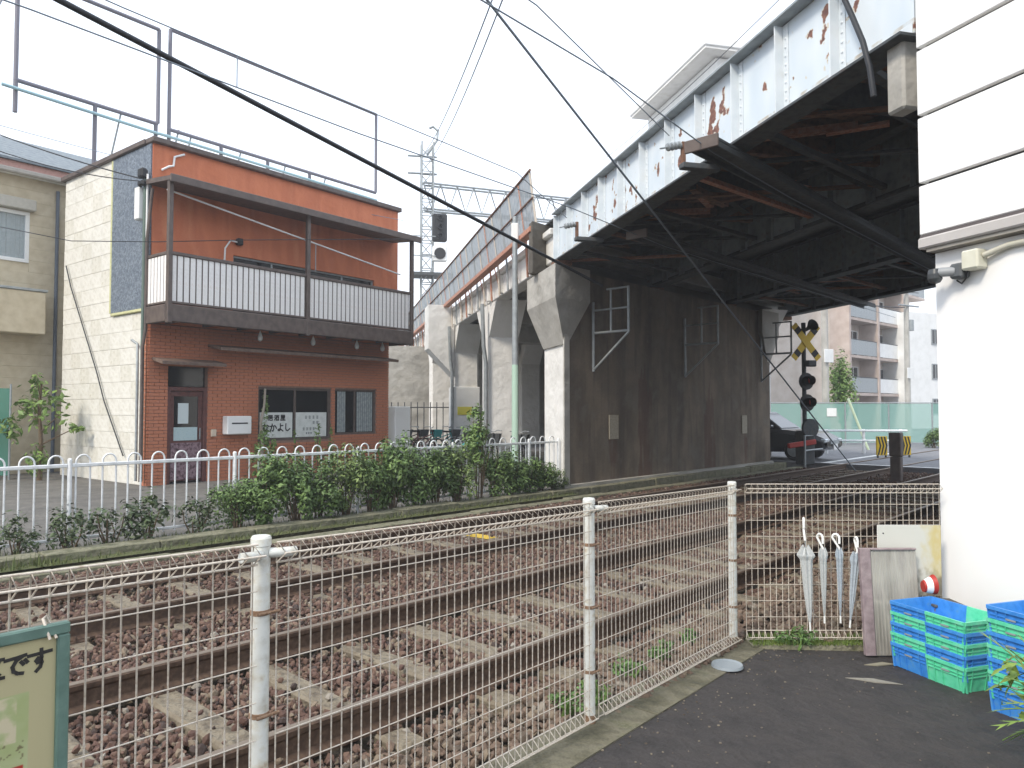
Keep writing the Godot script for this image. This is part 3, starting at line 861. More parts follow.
	# steel pipe brackets on the pier face
	for q in [[0.85, "grey pipe bracket frame on the open side of the dark pier, by the thick cable"], [4.6, "grey pipe bracket frame on the middle of the dark pier"], [8.9, "grey pipe bracket frame on the pier beside the level crossing"]]:
		var t := thing("pipe_bracket", q[1], "bracket", p0 + tdir * q[0], TRACK_TURN, "pipe brackets on the pier")
		var mt: Material = M.grey_metal
		tb("wall_pipe", [Vector3(0, 2.45, 0.05), Vector3(0, 3.9, 0.05)], 0.03, mt, t)
		tb("arm", [Vector3(0, 3.25, 0.08), Vector3(0, 3.25, 0.95)], 0.028, mt, t)
		tb("diagonal", [Vector3(0, 2.5, 0.08), Vector3(0, 3.22, 0.93)], 0.026, mt, t)
		tb("outer_post", [Vector3(0, 3.22, 0.93), Vector3(0, 4.15, 0.93)], 0.028, mt, t)
		tb("inner_post", [Vector3(0, 3.27, 0.5), Vector3(0, 4.15, 0.5)], 0.024, mt, t)
		tb("upper_rail", [Vector3(0, 4.13, 0.4), Vector3(0, 4.13, 0.93)], 0.022, mt, t)
		tb("middle_rail", [Vector3(0, 3.72, 0.08), Vector3(0, 3.72, 0.9)], 0.022, mt, t)
	# abutment for the near ends, beside the white building
	var ab := thing("bridge_abutment", "concrete abutment carrying the near girder ends behind the white building", "abutment", T(6.95, 0, 1.5))
	var am := MB.new()
	var fa := T(0, 0, 0); var fb := tdir * 11.0; var back := T(0, 0, -0.25)
	am.hexa([fa + dn, fb + dn, fb + back + dn, fa + back + dn, fa + Vector3(0, 4.5, 0), fb + Vector3(0, 4.5, 0), fb + back + Vector3(0, 4.5, 0), fa + back + Vector3(0, 4.5, 0)])
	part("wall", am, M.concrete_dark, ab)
	var am2 := MB.new()
	am2.cbox(W(3.19, 4.38, 5.95) - ab.position, Vector3(0.19, 0.62, 0.16), 0.02, Basis(Vector3.UP, BRIDGE_TURN))
	part("bearing_block", am2, M.concrete, ab)

# ---------------------------------------------------------------- concrete viaduct beyond the pier
func build_viaduct():
	var org := W(1.0, 0, 14.6)
	var v := thing("viaduct", "white concrete railway viaduct on columns behind the brown house", "viaduct", org, BRIDGE_TURN)
	var dm := MB.new()
	dm.prism([Vector2(0.55, 0.02), Vector2(60, 0.02), Vector2(60, 9.8), Vector2(0.55 + SKEW * 9.8, 9.8)], Vector3(0, 4.95, 0), Vector3(1, 0, 0), Vector3(0, 0, 1), Vector3(0, 0.35, 0))
	part("deck_slab", dm, M.concrete, v)
	var eb := MB.new()
	eb.cbox(Vector3(30.3, 4.99, 0.2), Vector3(59.4, 0.54, 0.4), 0.02)
	part("edge_beam", eb, M.concrete_white, v)
	var cv := MB.new()
	cv.cbox(Vector3(30.3, 5.33, 0.05), Vector3(59.5, 0.14, 0.3), 0.02)
	part("coping", cv, M.concrete_white, v)
	for k in 16:
		var rb := MB.new(); rb.cbox(Vector3(2.2 + k * 1.5, 5.0, -0.04), Vector3(0.16, 0.5, 0.1), 0.02)
		part("rib", rb, M.concrete_white, v)
	for zi in 3:
		for k in 3:
			var x := 7.45 + k * 6.0
			var z: float = [0.47, 4.6, 8.8][zi]
			var cm := MB.new(); cm.cbox(Vector3(x, 2.2, z), Vector3(0.9, 5.1, 0.92), 0.05)
			var co := part("column", cm, M.concrete_white, v)
			for e in [-1, 1]:
				var hm := MB.new()
				hm.prism([Vector2(0.44, 3.75), Vector2(0.44, 4.73), Vector2(1.4, 4.73)], Vector3(x, 0, z - 0.44), Vector3(e, 0, 0), Vector3.UP, Vector3(0, 0, 0.88))
				part("haunch", hm, M.concrete_white, co)
			if zi < 2:
				var bm := MB.new(); bm.box2(Vector3(x - 0.4, 4.2, z + 0.47), Vector3(x + 0.4, 4.94, z + 3.6))
				part("cross_beam", bm, M.concrete, v)
	var cb := MB.new()
	cb.prism([Vector2(0.0, 5.5), Vector2(0.0, 2.9), Vector2(-0.95, 3.9), Vector2(-0.95, 5.5)], Vector3(12.9, 0, 0), Vector3(0, 0, 1), Vector3.UP, Vector3(1.1, 0, 0))
	part("corbel", cb, M.concrete_white, v)
	var lw := MB.new(); lw.cbox(Vector3(13.4, 1.25, 0.47), Vector3(0.98, 2.5, 1.0), 0.02)
	part("white_casing", lw, M.white_paint, v)
	var ps := MB.new(); ps.cbox(Vector3(12.9, 1.62, 0.4), Vector3(0.02, 0.3, 0.55), 0.004)
	part("yellow_notice", ps, sm(h("d8cf4a"), 0.7), v)
	for k in [[7.2, 6.92], [13.25, 12.86]]:
		tb("downpipe", [Vector3(k[1], 0.1, -0.08), Vector3(k[1], 3.0, -0.08), Vector3(k[1] - 0.05, 3.5, -0.16), Vector3(k[1] - 0.05, 4.7, -0.2)], 0.06, M.grey_metal, v)
	# walls closing off the space under the viaduct
	var bw := MB.new(); bw.box2(Vector3(9.0, -0.3, 9.5), Vector3(60, 4.94, 9.75))
	part("back_wall", bw, M.concrete, v)
	var bw2 := MB.new(); bw2.box2(Vector3(21.5, -0.3, -3.2), Vector3(21.9, 4.7, 9.4))
	part("end_wall", bw2, M.concrete, v)
	# screen fence on the edge
	var f := thing("viaduct_screen", "tall rusty framed screen fence of grey panels on the viaduct edge", "screen fence", org, BRIDGE_TURN)
	var pmesh := MB.new()
	pmesh.tube([Vector3(0, -0.75, -0.10), Vector3(0, 0.05, -0.14), Vector3(0, 1.38, -0.32)], 0.028, 6)
	var post_mesh := pmesh.mesh()
	var bmesh := MB.new()
	bmesh.tube([Vector3(0, -0.6, -0.06), Vector3(0.42, 0.1, -0.13)], 0.018, 5)
	var brace_mesh := bmesh.mesh()
	var screen := nm([h("78828a"), h("8e989e"), h("a3abb0"), h("8a8278")], 0.03, 61, 0.8, 0.6, 0.15, 0.0, 2)
	screen.transparency = BaseMaterial3D.TRANSPARENCY_ALPHA; screen.albedo_color = Color(1, 1, 1, 0.7)
	for k in 34:
		var x := 1.3 + k * 0.95
		var o := part("post", post_mesh, M.steel_orange if k % 4 == 1 else M.wire_white if k % 2 == 0 else M.grey_metal, f); o.position = Vector3(x, 5.42, 0)
		if k % 2 == 0:
			var b := part("brace", brace_mesh, M.steel_orange, f); b.position = Vector3(x + 0.1, 5.42, 0)
		if k < 33:
			var m := MB.new()
			var a := Vector3(x + 0.03, 5.62, -0.175); var d := Vector3(x + 0.92, 5.62, -0.175)
			var lean := Vector3(0, 1.15, -0.15)
			m.hexa([a, d, d + Vector3(0, 0, 0.012), a + Vector3(0, 0, 0.012), a + lean, d + lean, d + lean + Vector3(0, 0, 0.012), a + lean + Vector3(0, 0, 0.012)])
			part("panel", m, screen, f)
	for q in [[5.6, -0.2, 0.03, "rail"], [6.2, -0.275, 0.022, "rail"], [6.79, -0.335, 0.03, "top_rail"]]:
		tb(q[3], [Vector3(1.2, q[0], q[1]), Vector3(33.0, q[0], q[1])], q[2], M.steel_rust, f, 6)
	var du := MB.new(); du.cbox(Vector3(17, 5.47, -0.30), Vector3(32, 0.12, 0.2), 0.01)
	part("cable_duct", du, M.steel_orange, f)
	# slim pole in front of the viaduct
	var pole := thing("slim_pole", "tall slim pale green pole in front of the viaduct columns", "pole", T(12.0, 0.05, 11.1))
	var pl := MB.new(); pl.lathe(Vector3.ZERO, [[0.075, 0], [0.07, 2.6]], 10)
	part("lower_shaft", pl, sm(h("a9c4b2"), 0.5), pole)
	var pl2 := MB.new(); pl2.lathe(Vector3.ZERO, [[0.066, 2.6], [0.055, 5.9], [0.0, 5.92]], 10)
	part("upper_shaft", pl2, M.grey_metal, pole)
	var ph := MB.new(); ph.cbox(Vector3(0, 5.55, 0), Vector3(0.16, 0.4, 0.14), 0.02)
	part("cabinet", ph, M.white_paint, pole)
	# lattice signal mast and its gantry
	var mast := thing("signal_mast", "grey lattice signal mast standing on the viaduct behind the brown house", "mast", W(-4.4, 5.3, 38), 0.2)
	for sx in [-1, 1]:
		for sz in [-1, 1]:
			tb("mast_leg", [Vector3(sx * 0.3, 0, sz * 0.3), Vector3(sx * 0.3, 10.2, sz * 0.3)], 0.045, M.grey_metal, mast, 5)
	for k in 14:
		var y := k * 0.72
		var br := MB.new()
		for q in 4:
			var bsb := Basis(Vector3.UP, q * PI / 2)
			br.tube([bsb * Vector3(-0.3, y, 0.3), bsb * Vector3(0.3, y + 0.72, 0.3)], 0.025, 4)
			br.tube([bsb * Vector3(-0.3, y, 0.3), bsb * Vector3(0.3, y, 0.3)], 0.025, 4)
		part("lacing", br, M.grey_metal, mast)
	for y in [8.6, 9.5]:
		tb("cross_arm", [Vector3(-1.0, y, 0), Vector3(0.5, y, 0)], 0.06, M.grey_metal, mast, 5)
	tb("top_hook", [Vector3(0.0, 9.6, 0), Vector3(0.5, 10.4, 0), Vector3(0.55, 10.9, 0), Vector3(0.3, 11.1, 0), Vector3(0.1, 11.0, 0)], 0.07, M.grey_metal, mast, 5)
	var sgm := MB.new(); sgm.cbox(Vector3(0.62, 5.7, 0.4), Vector3(0.75, 1.45, 0.35), 0.08)
	var sg := part("signal_head", sgm, M.black, mast)
	for k in 3:
		var ln := MB.new(); ln.lathe(Vector3(0.62, 5.25 + k * 0.45, 0.58), [[0.14, 0], [0.14, 0.2], [0.11, 0.2], [0.11, 0.02], [0.0, 0.02]], 10, Basis(Vector3.RIGHT, PI / 2))
		part("lens_hood", ln, M.black, sg)
	var sg2 := MB.new(); sg2.cbox(Vector3(0.62, 4.35, 0.4), Vector3(0.75, 0.8, 0.3), 0.06)
	var s2 := part("number_panel", sg2, M.white_paint, mast)
	var dsc := MB.new(); dsc.lathe(Vector3(0.62, 4.35, 0.56), [[0.3, 0], [0.3, 0.03], [0.0, 0.03]], 12, Basis(Vector3.RIGHT, PI / 2))
	part("dark_disc", dsc, M.black, s2)
	var pf := MB.new(); pf.box2(Vector3(-0.8, 3.2, -0.5), Vector3(1.3, 3.35, 0.7))
	part("platform", pf, M.steel_dark, mast)
	var rl := MB.new()
	for x in [-0.75, -0.35]:
		rl.tube([Vector3(x, 3.35, 0.6), Vector3(x, 5.2, 0.6)], 0.03, 4)
	for y in [4.2, 5.2]: rl.tube([Vector3(-0.75, y, 0.6), Vector3(0.4, y, 0.6)], 0.03, 4)
	part("guard_rail", rl, M.grey_metal, mast)
	var gan := thing("gantry_truss", "grey triangulated gantry truss reaching from the signal mast over the viaduct", "gantry", W(-4.4, 0, 38.0))
	var ga := Vector3.ZERO; var gb := W(8.5, 0, 4.0)
	for q in [[13.45, 0.0], [12.1, 0.0], [13.45, 0.5], [12.1, 0.5]]:
		var off := Vector3(-0.2, 0, -q[1])
		tb("chord", [ga + Vector3(0, q[0], 0) + off, gb + Vector3(0, q[0] + 0.25, 0) + off], 0.06, M.grey_metal, gan, 5)
	for k in 10:
		var lc := MB.new()
		var a := ga.lerp(gb, k / 10.0); var b := ga.lerp(gb, (k + 0.5) / 10.0); var c := ga.lerp(gb, (k + 1) / 10.0)
		var dy := 0.25 * k / 10.0
		lc.tube([a + Vector3(-0.2, 13.45 + dy, 0), b + Vector3(-0.2, 12.1 + dy, 0), c + Vector3(-0.2, 13.45 + dy, 0)], 0.04, 4)
		part("lacing", lc, M.grey_metal, gan)

const HOUSE_TURN := 0.907571   # 52 degrees: local +x along the street front, +z out of it

func holed(x0: float, x1: float, y0: float, y1: float, holes: Array, z0: float, z1: float) -> MB:
	# wall slab in the x-y plane with rectangular openings [x0, x1, y0, y1]
	var xs := [x0, x1]; var ys := [y0, y1]
	for q in holes:
		for k in 2:
			if q[k] > x0 and q[k] < x1 and not xs.has(q[k]): xs.append(q[k])
			if q[k + 2] > y0 and q[k + 2] < y1 and not ys.has(q[k + 2]): ys.append(q[k + 2])
	xs.sort(); ys.sort()
	var m := MB.new()
	var open := func(a: int, b: int) -> bool:
		if a < 0 or b < 0 or a >= xs.size() - 1 or b >= ys.size() - 1: return true
		var cx: float = (xs[a] + xs[a + 1]) / 2; var cy: float = (ys[b] + ys[b + 1]) / 2
		for q in holes:
			if cx > q[0] and cx < q[1] and cy > q[2] and cy < q[3]: return true
		return false
	for a in xs.size() - 1:
		for b in ys.size() - 1:
			if open.call(a, b): continue
			var p := [Vector3(xs[a], ys[b], z1), Vector3(xs[a + 1], ys[b], z1), Vector3(xs[a + 1], ys[b + 1], z1), Vector3(xs[a], ys[b + 1], z1)]
			var d := Vector3(0, 0, z0 - z1)
			m.quad(p[0], p[1], p[2], p[3])
			m.quad(p[1] + d, p[0] + d, p[3] + d, p[2] + d)
			if open.call(a - 1, b): m.quad(p[0] + d, p[0], p[3], p[3] + d)
			if open.call(a + 1, b): m.quad(p[1], p[1] + d, p[2] + d, p[2])
			if open.call(a, b - 1): m.quad(p[0] + d, p[1] + d, p[1], p[0])
			if open.call(a, b + 1): m.quad(p[3], p[2], p[2] + d, p[3] + d)
	return m

func window(parent: Node3D, x0, x1, y0, y1, z, frame: Material, glass: Material, mullions := 1, fw := 0.045, called := "window") -> Node3D:
	var m := MB.new()
	m.cbox(Vector3((x0 + x1) / 2, y0 + fw / 2, z), Vector3(x1 - x0, fw, 0.08), 0.005)
	m.cbox(Vector3((x0 + x1) / 2, y1 - fw / 2, z), Vector3(x1 - x0, fw, 0.08), 0.005)
	for e in [x0 + fw / 2, x1 - fw / 2]: m.cbox(Vector3(e, (y0 + y1) / 2, z), Vector3(fw, y1 - y0 - 2 * fw, 0.078), 0.005)
	for k in mullions:
		var xm: float = lerpf(x0, x1, float(k + 1) / (mullions + 1))
		m.cbox(Vector3(xm, (y0 + y1) / 2, z), Vector3(fw, y1 - y0 - 2 * fw, 0.06), 0.004)
	var f := part(called, m, frame, parent)
	for k in mullions + 1:
		var a: float = lerpf(x0, x1, float(k) / (mullions + 1)) + fw / 2; var b: float = lerpf(x0, x1, float(k + 1) / (mullions + 1)) - fw / 2
		var g := MB.new(); g.box2(Vector3(a, y0 + fw, z - 0.012 - 0.012 * (k % 2)), Vector3(b, y1 - fw, z - 0.004 - 0.012 * (k % 2)))
		part("pane", g, glass, f)
	return f

func build_brown_house():
	var at := W(-7.65, 0.05, 15.6)
	var t := thing("brown_house", "orange brown two storey house with brick ground floor and slatted balcony", "house", at, HOUSE_TURN)
	var orange := nm([h("b36846"), h("c0704c"), h("c87853"), h("bb6c4a"), h("ca815c")], 0.012, 101, 0.3, 0.85, 0.12, 1.0, 4)
	var brick := nm([h("9a5e46"), h("b57152"), h("bf7e60"), h("a3664c")], 0.06, 102, 2.0, 0.85, 0.3)
	var mortar := nm([h("7e6458"), h("8d7163"), h("987d6e")], 0.04, 103, 1.0, 0.95, 0.3)
	var beige := nm([h("c9c6bb"), h("d6d3ca"), h("dedcd4"), h("cfcbbf")], 0.02, 104, 0.7, 0.85, 0.1, 1.0)
	var beige2 := nm([h("c3bfb2"), h("cfccc1"), h("d8d5cb"), h("c0bbad")], 0.02, 105, 0.7, 0.85, 0.12, 1.0)
	var blue := nm([h("343d4a"), h("6a7583"), h("59636f"), h("8a949e"), h("475160"), h("78838f")], 0.08, 106, 0.3, 0.6, 0.2)
	# core walls
	var up := part("upper_wall", holed(0.0, 7.08, 3.45, 7.3, [[1.9, 6.2, 3.7, 5.2]], -0.2, 0.0), orange, t)
	part("lower_wall", holed(0.02, 6.75, -0.3, 3.44, [[0.4, 1.32, -0.3, 2.55], [2.6, 4.76, 0.85, 2.15], [4.88, 6.3, 0.95, 2.15]], -0.22, -0.03), mortar, t)
	var back := MB.new()
	back.box2(Vector3(0.03, -0.3, -4.5), Vector3(0.2, 7.3, -0.23))
	back.box2(Vector3(0.2, -0.3, -4.5), Vector3(7.08, 7.3, -4.3))
	back.box2(Vector3(6.6, -0.3, -4.29), Vector3(6.74, 3.44, -0.23))
	back.box2(Vector3(6.9, 3.45, -4.29), Vector3(7.08, 7.3, -0.21))
	part("wall", back, beige2, t)
	var rf := MB.new(); rf.box2(Vector3(0.0, 7.0, -4.28), Vector3(6.89, 7.12, -0.21))
	part("roof", rf, M.concrete, t)
	var fl := MB.new(); fl.box2(Vector3(0.2, 3.3, -4.29), Vector3(6.89, 3.44, -0.23))
	part("floor_slab", fl, M.concrete_dark, t)
	var cp := MB.new()
	cp.cbox(Vector3(3.54, 7.36, -0.06), Vector3(7.2, 0.12, 0.34), 0.015)
	cp.cbox(Vector3(0.06, 7.36, -2.4), Vector3(0.3, 0.118, 4.33), 0.015)
	part("coping", cp, M.brown, t)
	# brick facing, small bricks joined as one skin
	var b := MB.new()
	var row := 0
	var y := 0.0
	while y < 3.38:
		var x := 0.0 - (0.11 if row % 2 == 1 else 0.0)
		while x < 6.75:
			var xa := maxf(x, 0.0); var xb := minf(x + 0.212, 6.76)
			var ok := xb - xa > 0.03
			for q in [[0.4, 1.32, -0.3, 2.55], [2.6, 4.76, 0.85, 2.15], [4.88, 6.3, 0.95, 2.15]]:
				if xb > q[0] + 0.01 and xa < q[1] - 0.01 and y + 0.06 > q[2] and y < q[3]:
					if xa < q[0] - 0.04: xb = q[0]
					elif xb > q[1] + 0.04: xa = q[1]
					else: ok = false
			if ok: b.box2(Vector3(xa, y, -0.032), Vector3(xb, y + 0.062, rng.randf_range(-0.008, 0.0)))
			x += 0.222
		y += 0.073; row += 1
	var bo := part("brick_facing", b, brick, t); bo.set_meta("kind", "stuff")
	# brick return on the side by the corner
	var b2 := MB.new()
	y = 0.0; row = 0
	while y < 3.38:
		b2.box2(Vector3(-0.02, y, -0.30 + (0.1 if row % 2 else 0.0)), Vector3(0.03, y + 0.062, -0.035))
		y += 0.073; row += 1
	var b2o := part("brick_return", b2, brick, t); b2o.set_meta("kind", "stuff")
	# side wall: pale panels and blue grey mosaic
	var pv := []
	for k in 3:
		var m := MB.new(); m.cbox(Vector3(0, 0, 0), Vector3(0.03, 0.366, 0.516), 0.004)
		pv.append(m.mesh())
	for r in 20:
		var yy := 0.185 + r * 0.37
		if yy > 7.25: break
		for k in 8:
			var zc := -0.30 - (k + 0.5) * 0.52
			if yy > 3.8 and k < 3: continue
			var o := part("wall_panel", pv[(k + r) % 3], [beige, beige2][(r * 3 + k * 5) % 4 / 3], t)
			o.position = Vector3(0.012 - 0.002 * ((r * 7 + k * 3) % 3), yy, zc)
	var mo := MB.new(); mo.box2(Vector3(-0.03, 3.78, -1.80), Vector3(0.028, 7.29, -0.03))
	part("mosaic_strip", mo, blue, t)
	var mf := MB.new(); mf.cbox(Vector3(-0.01, 3.74, -0.9), Vector3(0.1, 0.06, 1.7), 0.01); mf.cbox(Vector3(-0.005, 5.53, -1.835), Vector3(0.07, 3.5, 0.065), 0.01)
	part("strip_edging", mf, nm([h("b5b37e"), h("c6c596"), h("cfcdaa")], 0.03, 107, 1.0, 0.8, 0.1), t)
	# balcony
	var ba := MB.new()
	ba.cbox(Vector3(3.33, 3.58, 0.91), Vector3(6.92, 0.36, 0.1), 0.015)
	ba.cbox(Vector3(-0.08, 3.58, 0.45), Vector3(0.1, 0.358, 0.8), 0.015)
	ba.cbox(Vector3(6.74, 3.58, 0.45), Vector3(0.1, 0.358, 0.8), 0.015)
	var bal := part("balcony", ba, M.brown, t)
	var bf := MB.new(); bf.box2(Vector3(-0.02, 3.62, 0.01), Vector3(6.68, 3.72, 0.85))
	part("balcony_floor", bf, M.concrete_dark, bal)
	var jo := MB.new()
	for k in 8: jo.box2(Vector3(0.3 + k * 0.85, 3.45, 0.02), Vector3(0.38 + k * 0.85, 3.615, 0.85))
	part("joist", jo, M.brown, bal)
	var slat := MB.new(); slat.cbox(Vector3.ZERO, Vector3(0.102, 0.98, 0.02), 0.004)
	for k in 5: slat.box2(Vector3(-0.051 + k * 0.0255 - 0.002, -0.48, 0.0105), Vector3(-0.051 + k * 0.0255 + 0.002, 0.48, 0.014))
	var smesh := slat.mesh()
	var slm := nm([h("dedad6"), h("e7e4e0"), h("ebe8e5"), h("e0d9d2")], 0.03, 108, 1.0, 0.6, 0.1)
	for k in 49:
		var x := 0.02 + k * 0.1365
		if absf(x - 3.3) < 0.07: continue
		if x > 6.66: break
		var o := part("slat", smesh, slm, bal); o.position = Vector3(x, 4.28, 0.9)
	for k in 6:
		var o := part("slat", smesh, slm, bal); o.position = Vector3(-0.09, 4.28, 0.12 + k * 0.135); o.rotation.y = PI / 2
	var barm := MB.new(); barm.cbox(Vector3.ZERO, Vector3(0.03, 0.99, 0.022), 0.003)
	var barmesh := barm.mesh()
	for k in 49:
		var x := 0.02 + (k + 0.5) * 0.1365
		if x > 6.66: break
		var o := part("bar", barmesh, M.brown, bal); o.position = Vector3(x, 4.28, 0.898)
	var rl := MB.new()
	for q in [[4.81, 0.07], [3.8, 0.05]]:
		rl.cbox(Vector3(3.33, q[0], 0.905), Vector3(6.88, q[1], 0.07), 0.01)
		rl.cbox(Vector3(-0.09, q[0], 0.44), Vector3(0.06, q[1] - 0.004, 0.84), 0.01)
	part("balcony_rail", rl, M.brown, bal)
	for x in [-0.08, 3.3, 6.74]:
		var m := MB.new(); m.cbox(Vector3(x, 4.86, 0.92), Vector3(0.1, 2.98, 0.1), 0.012)
		part("balcony_post", m, M.brown, bal)
	# canopy over the balcony
	var ca := MB.new()
	ca.hexa([Vector3(-0.15, 6.27, 1.08), Vector3(6.9, 6.27, 1.08), Vector3(6.9, 6.37, 0.02), Vector3(-0.15, 6.37, 0.02), Vector3(-0.15, 6.36, 1.08), Vector3(6.9, 6.36, 1.08), Vector3(6.9, 6.47, 0.02), Vector3(-0.15, 6.47, 0.02)])
	ca.cbox(Vector3(3.37, 6.3, 1.10), Vector3(7.1, 0.16, 0.05), 0.01)
	part("canopy", ca, M.brown, t)
	tb("gutter_pipe", [Vector3(-0.1, 6.25, 0.2), Vector3(-0.12, 5.2, 0.04), Vector3(-0.12, 3.3, 0.04), Vector3(-0.16, 2.9, 0.0), Vector3(-0.16, 0.1, 0.0)], 0.035, M.brown, t)
	tb("laundry_pole", [Vector3(0.0, 6.18, 0.62), Vector3(6.6, 5.35, 0.62)], 0.02, M.white_paint, t, 6)
	tb("laundry_hanger", [Vector3(3.75, 5.72, 0.62), Vector3(3.75, 5.0, 0.62)], 0.012, M.grey_metal, t, 5)
	tb("antenna_bend", [Vector3(1.6, 4.9, 0.12), Vector3(1.62, 5.3, 0.12), Vector3(1.75, 5.5, 0.12), Vector3(2.0, 5.5, 0.05)], 0.02, M.white_paint, t, 6)
	var wl := MB.new(); wl.cbox(Vector3(2.02, 5.52, 0.06), Vector3(0.14, 0.16, 0.12), 0.02)
	part("wall_lamp", wl, M.black, t)
	for q in [[0.32, 6.95], [0.0, 0.0]]:
		if q[1] > 0:
			tb("wall_bracket", [Vector3(q[0] - 0.15, 6.75, 0.03), Vector3(q[0], 6.86, 0.05), Vector3(q[0] + 0.1, 6.9, 0.05), Vector3(q[0] + 0.12, 7.1, 0.05), Vector3(q[0] + 0.35, 7.22, 0.03)], 0.025, M.white_paint, t, 6)
	# upper windows
	window(t, 1.9, 6.2, 3.72, 5.2, -0.1, M.grey_metal, M.glass, 3)
	# lower: door
	var door := nm([h("4a2c2c"), h("5e3833"), h("6d453c")], 0.03, 109, 1.2, 0.6, 0.15)
	var dr := MB.new()
	dr.cbox(Vector3(0.44, 1.05, -0.08), Vector3(0.09, 2.1, 0.1), 0.008); dr.cbox(Vector3(1.28, 1.05, -0.08), Vector3(0.09, 2.1, 0.1), 0.008)
	dr.cbox(Vector3(0.86, 2.06, -0.08), Vector3(0.75, 0.09, 0.098), 0.008)
	part("door_frame", dr, door, t)
	var dl := part("door", holed(0.49, 1.23, 0.05, 2.01, [[0.58, 1.14, 0.92, 1.9]], -0.12, -0.08), door, t)
	var dg := MB.new(); dg.box2(Vector3(0.575, 0.92, -0.108), Vector3(1.145, 1.905, -0.1))
	part("door_pane", dg, M.glass, dl)
	var mott := nm([h("2e1c22"), h("5c4148"), h("a08a90"), h("4a3138")], 0.05, 110, 0.7, 0.7, 0.4)
	var dpn := MB.new(); dpn.cbox(Vector3(0.86, 0.48, -0.068), Vector3(0.7, 0.8, 0.02), 0.008)
	part("door_panel", dpn, mott, dl)
	tb("door_handle", [Vector3(1.17, 0.95, -0.05), Vector3(1.17, 1.2, -0.05)], 0.012, M.grey_metal, dl, 6)
	var po := MB.new(); po.box2(Vector3(0.68, 1.3, -0.098), Vector3(0.92, 1.75, -0.094))
	part("door_poster", po, sm(h("c9d3d3"), 0.8), dl)
	var po2 := MB.new(); po2.box2(Vector3(0.58, 0.93, -0.097), Vector3(1.13, 1.22, -0.093))
	part("door_notice", po2, nm([h("8fb0b8"), h("b9c9c9"), h("a3c0c6")], 0.05, 111, 2.0, 0.8, 0.2), dl)
	var tr := MB.new(); tr.box2(Vector3(0.42, 2.12, -0.16), Vector3(1.3, 2.55, -0.12))
	part("transom", tr, M.glass, t)
	# lower windows
	window(t, 2.6, 4.76, 0.85, 2.15, -0.09, M.brown, M.glass, 1, 0.06)
	var w2 := window(t, 4.88, 6.3, 0.95, 2.15, -0.09, M.brown, M.glass, 1, 0.05)
	for q in [[5.0, 5.28], [5.66, 6.2]]:
		var cu := MB.new()
		var x: float = q[0]
		while x < q[1] - 0.03:
			cu.cbox(Vector3(x + 0.035, 1.55, -0.074), Vector3(0.062, 1.08, 0.012), 0.005); x += 0.07
		part("curtain", cu, nm([h("7d8688"), h("949d9e"), h("a5adad")], 0.03, 112, 1.0, 0.8, 0.1), w2)
	# awnings
	for q in [["window_awning", 1.3, 6.62, 3.02, 0.55], ["door_awning", 0.05, 1.5, 2.66, 0.45]]:
		var m := MB.new()
		m.hexa([Vector3(q[1], q[3] - 0.1, q[4]), Vector3(q[2], q[3] - 0.1, q[4]), Vector3(q[2], q[3], 0.0), Vector3(q[1], q[3], 0.0), Vector3(q[1], q[3] - 0.03, q[4]), Vector3(q[2], q[3] - 0.03, q[4]), Vector3(q[2], q[3] + 0.06, 0.0), Vector3(q[1], q[3] + 0.06, 0.0)])
		part(q[0], m, nm([h("5a4a42"), h("6d5a4e"), h("7d6a5c")], 0.03, 113, 0.8, 0.7, 0.2), t)
	for x in [2.4, 3.9, 5.3, 6.2]:
		var m := MB.new(); m.lathe(Vector3(x, 3.3, 0.35), [[0.0, -0.1], [0.05, -0.07], [0.06, 0.0], [0.03, 0.09], [0.0, 0.16]], 8)
		part("lamp", m, M.white_paint, t)
	# mail box, meter, pipes
	var mb := MB.new(); mb.cbox(Vector3(1.98, 1.25, 0.12), Vector3(0.62, 0.42, 0.22), 0.02)
	var mbx := part("mail_box", mb, M.white_paint, t)
	var ms := MB.new(); ms.box2(Vector3(1.78, 1.28, 0.231), Vector3(2.18, 1.31, 0.236))
	part("slot", ms, M.black, mbx)
	var ic := MB.new(); ic.cbox(Vector3(1.45, 1.08, 0.03), Vector3(0.12, 0.16, 0.05), 0.01)
	part("doorbell", ic, sm(h("c9b9a5"), 0.6), t)
	tb("service_pipe", [Vector3(-0.11, 6.7, -0.1), Vector3(-0.11, 2.9, -0.1), Vector3(-0.1, 0.1, -0.1)], 0.04, sm(h("5e6f66"), 0.6), t)
	tb("service_pipe", [Vector3(-0.1, 6.6, -0.02), Vector3(-0.1, 3.8, -0.02)], 0.025, M.white_paint, t)
	var me := MB.new(); me.cbox(Vector3(-0.14, 6.0, -0.28), Vector3(0.14, 0.7, 0.2), 0.02)
	part("meter_box", me, M.white_paint, t)
	var hd := MB.new(); hd.cbox(Vector3(-0.16, 6.62, -0.12), Vector3(0.16, 0.22, 0.2), 0.04); hd.cbox(Vector3(-0.18, 6.4, -0.1), Vector3(0.1, 0.12, 0.25), 0.03)
	part("cable_head", hd, M.black, t)
	tb("service_pipe", [Vector3(-0.12, 3.1, -0.55), Vector3(-0.12, 3.0, -0.3), Vector3(-0.12, 2.2, -0.28), Vector3(-0.12, 0.1, -0.28)], 0.03, M.grey_metal, t)
	# shop signs in the window
	var s1 := thing("shop_sign", "white window sign with the name of the pub in black brush letters", "sign", at + Basis(Vector3.UP, HOUSE_TURN) * Vector3(2.68, 0.92, -0.06), HOUSE_TURN)
	var bd := MB.new(); bd.cbox(Vector3(0.46, 0.31, 0), Vector3(0.92, 0.62, 0.02), 0.003)
	var paper := nm([h("c9cdc8"), h("d6dad6"), h("dee1de")], 0.02, 114, 1.0, 0.8, 0.05)
	part("board", bd, paper, s1)
	var x2 := 0.22
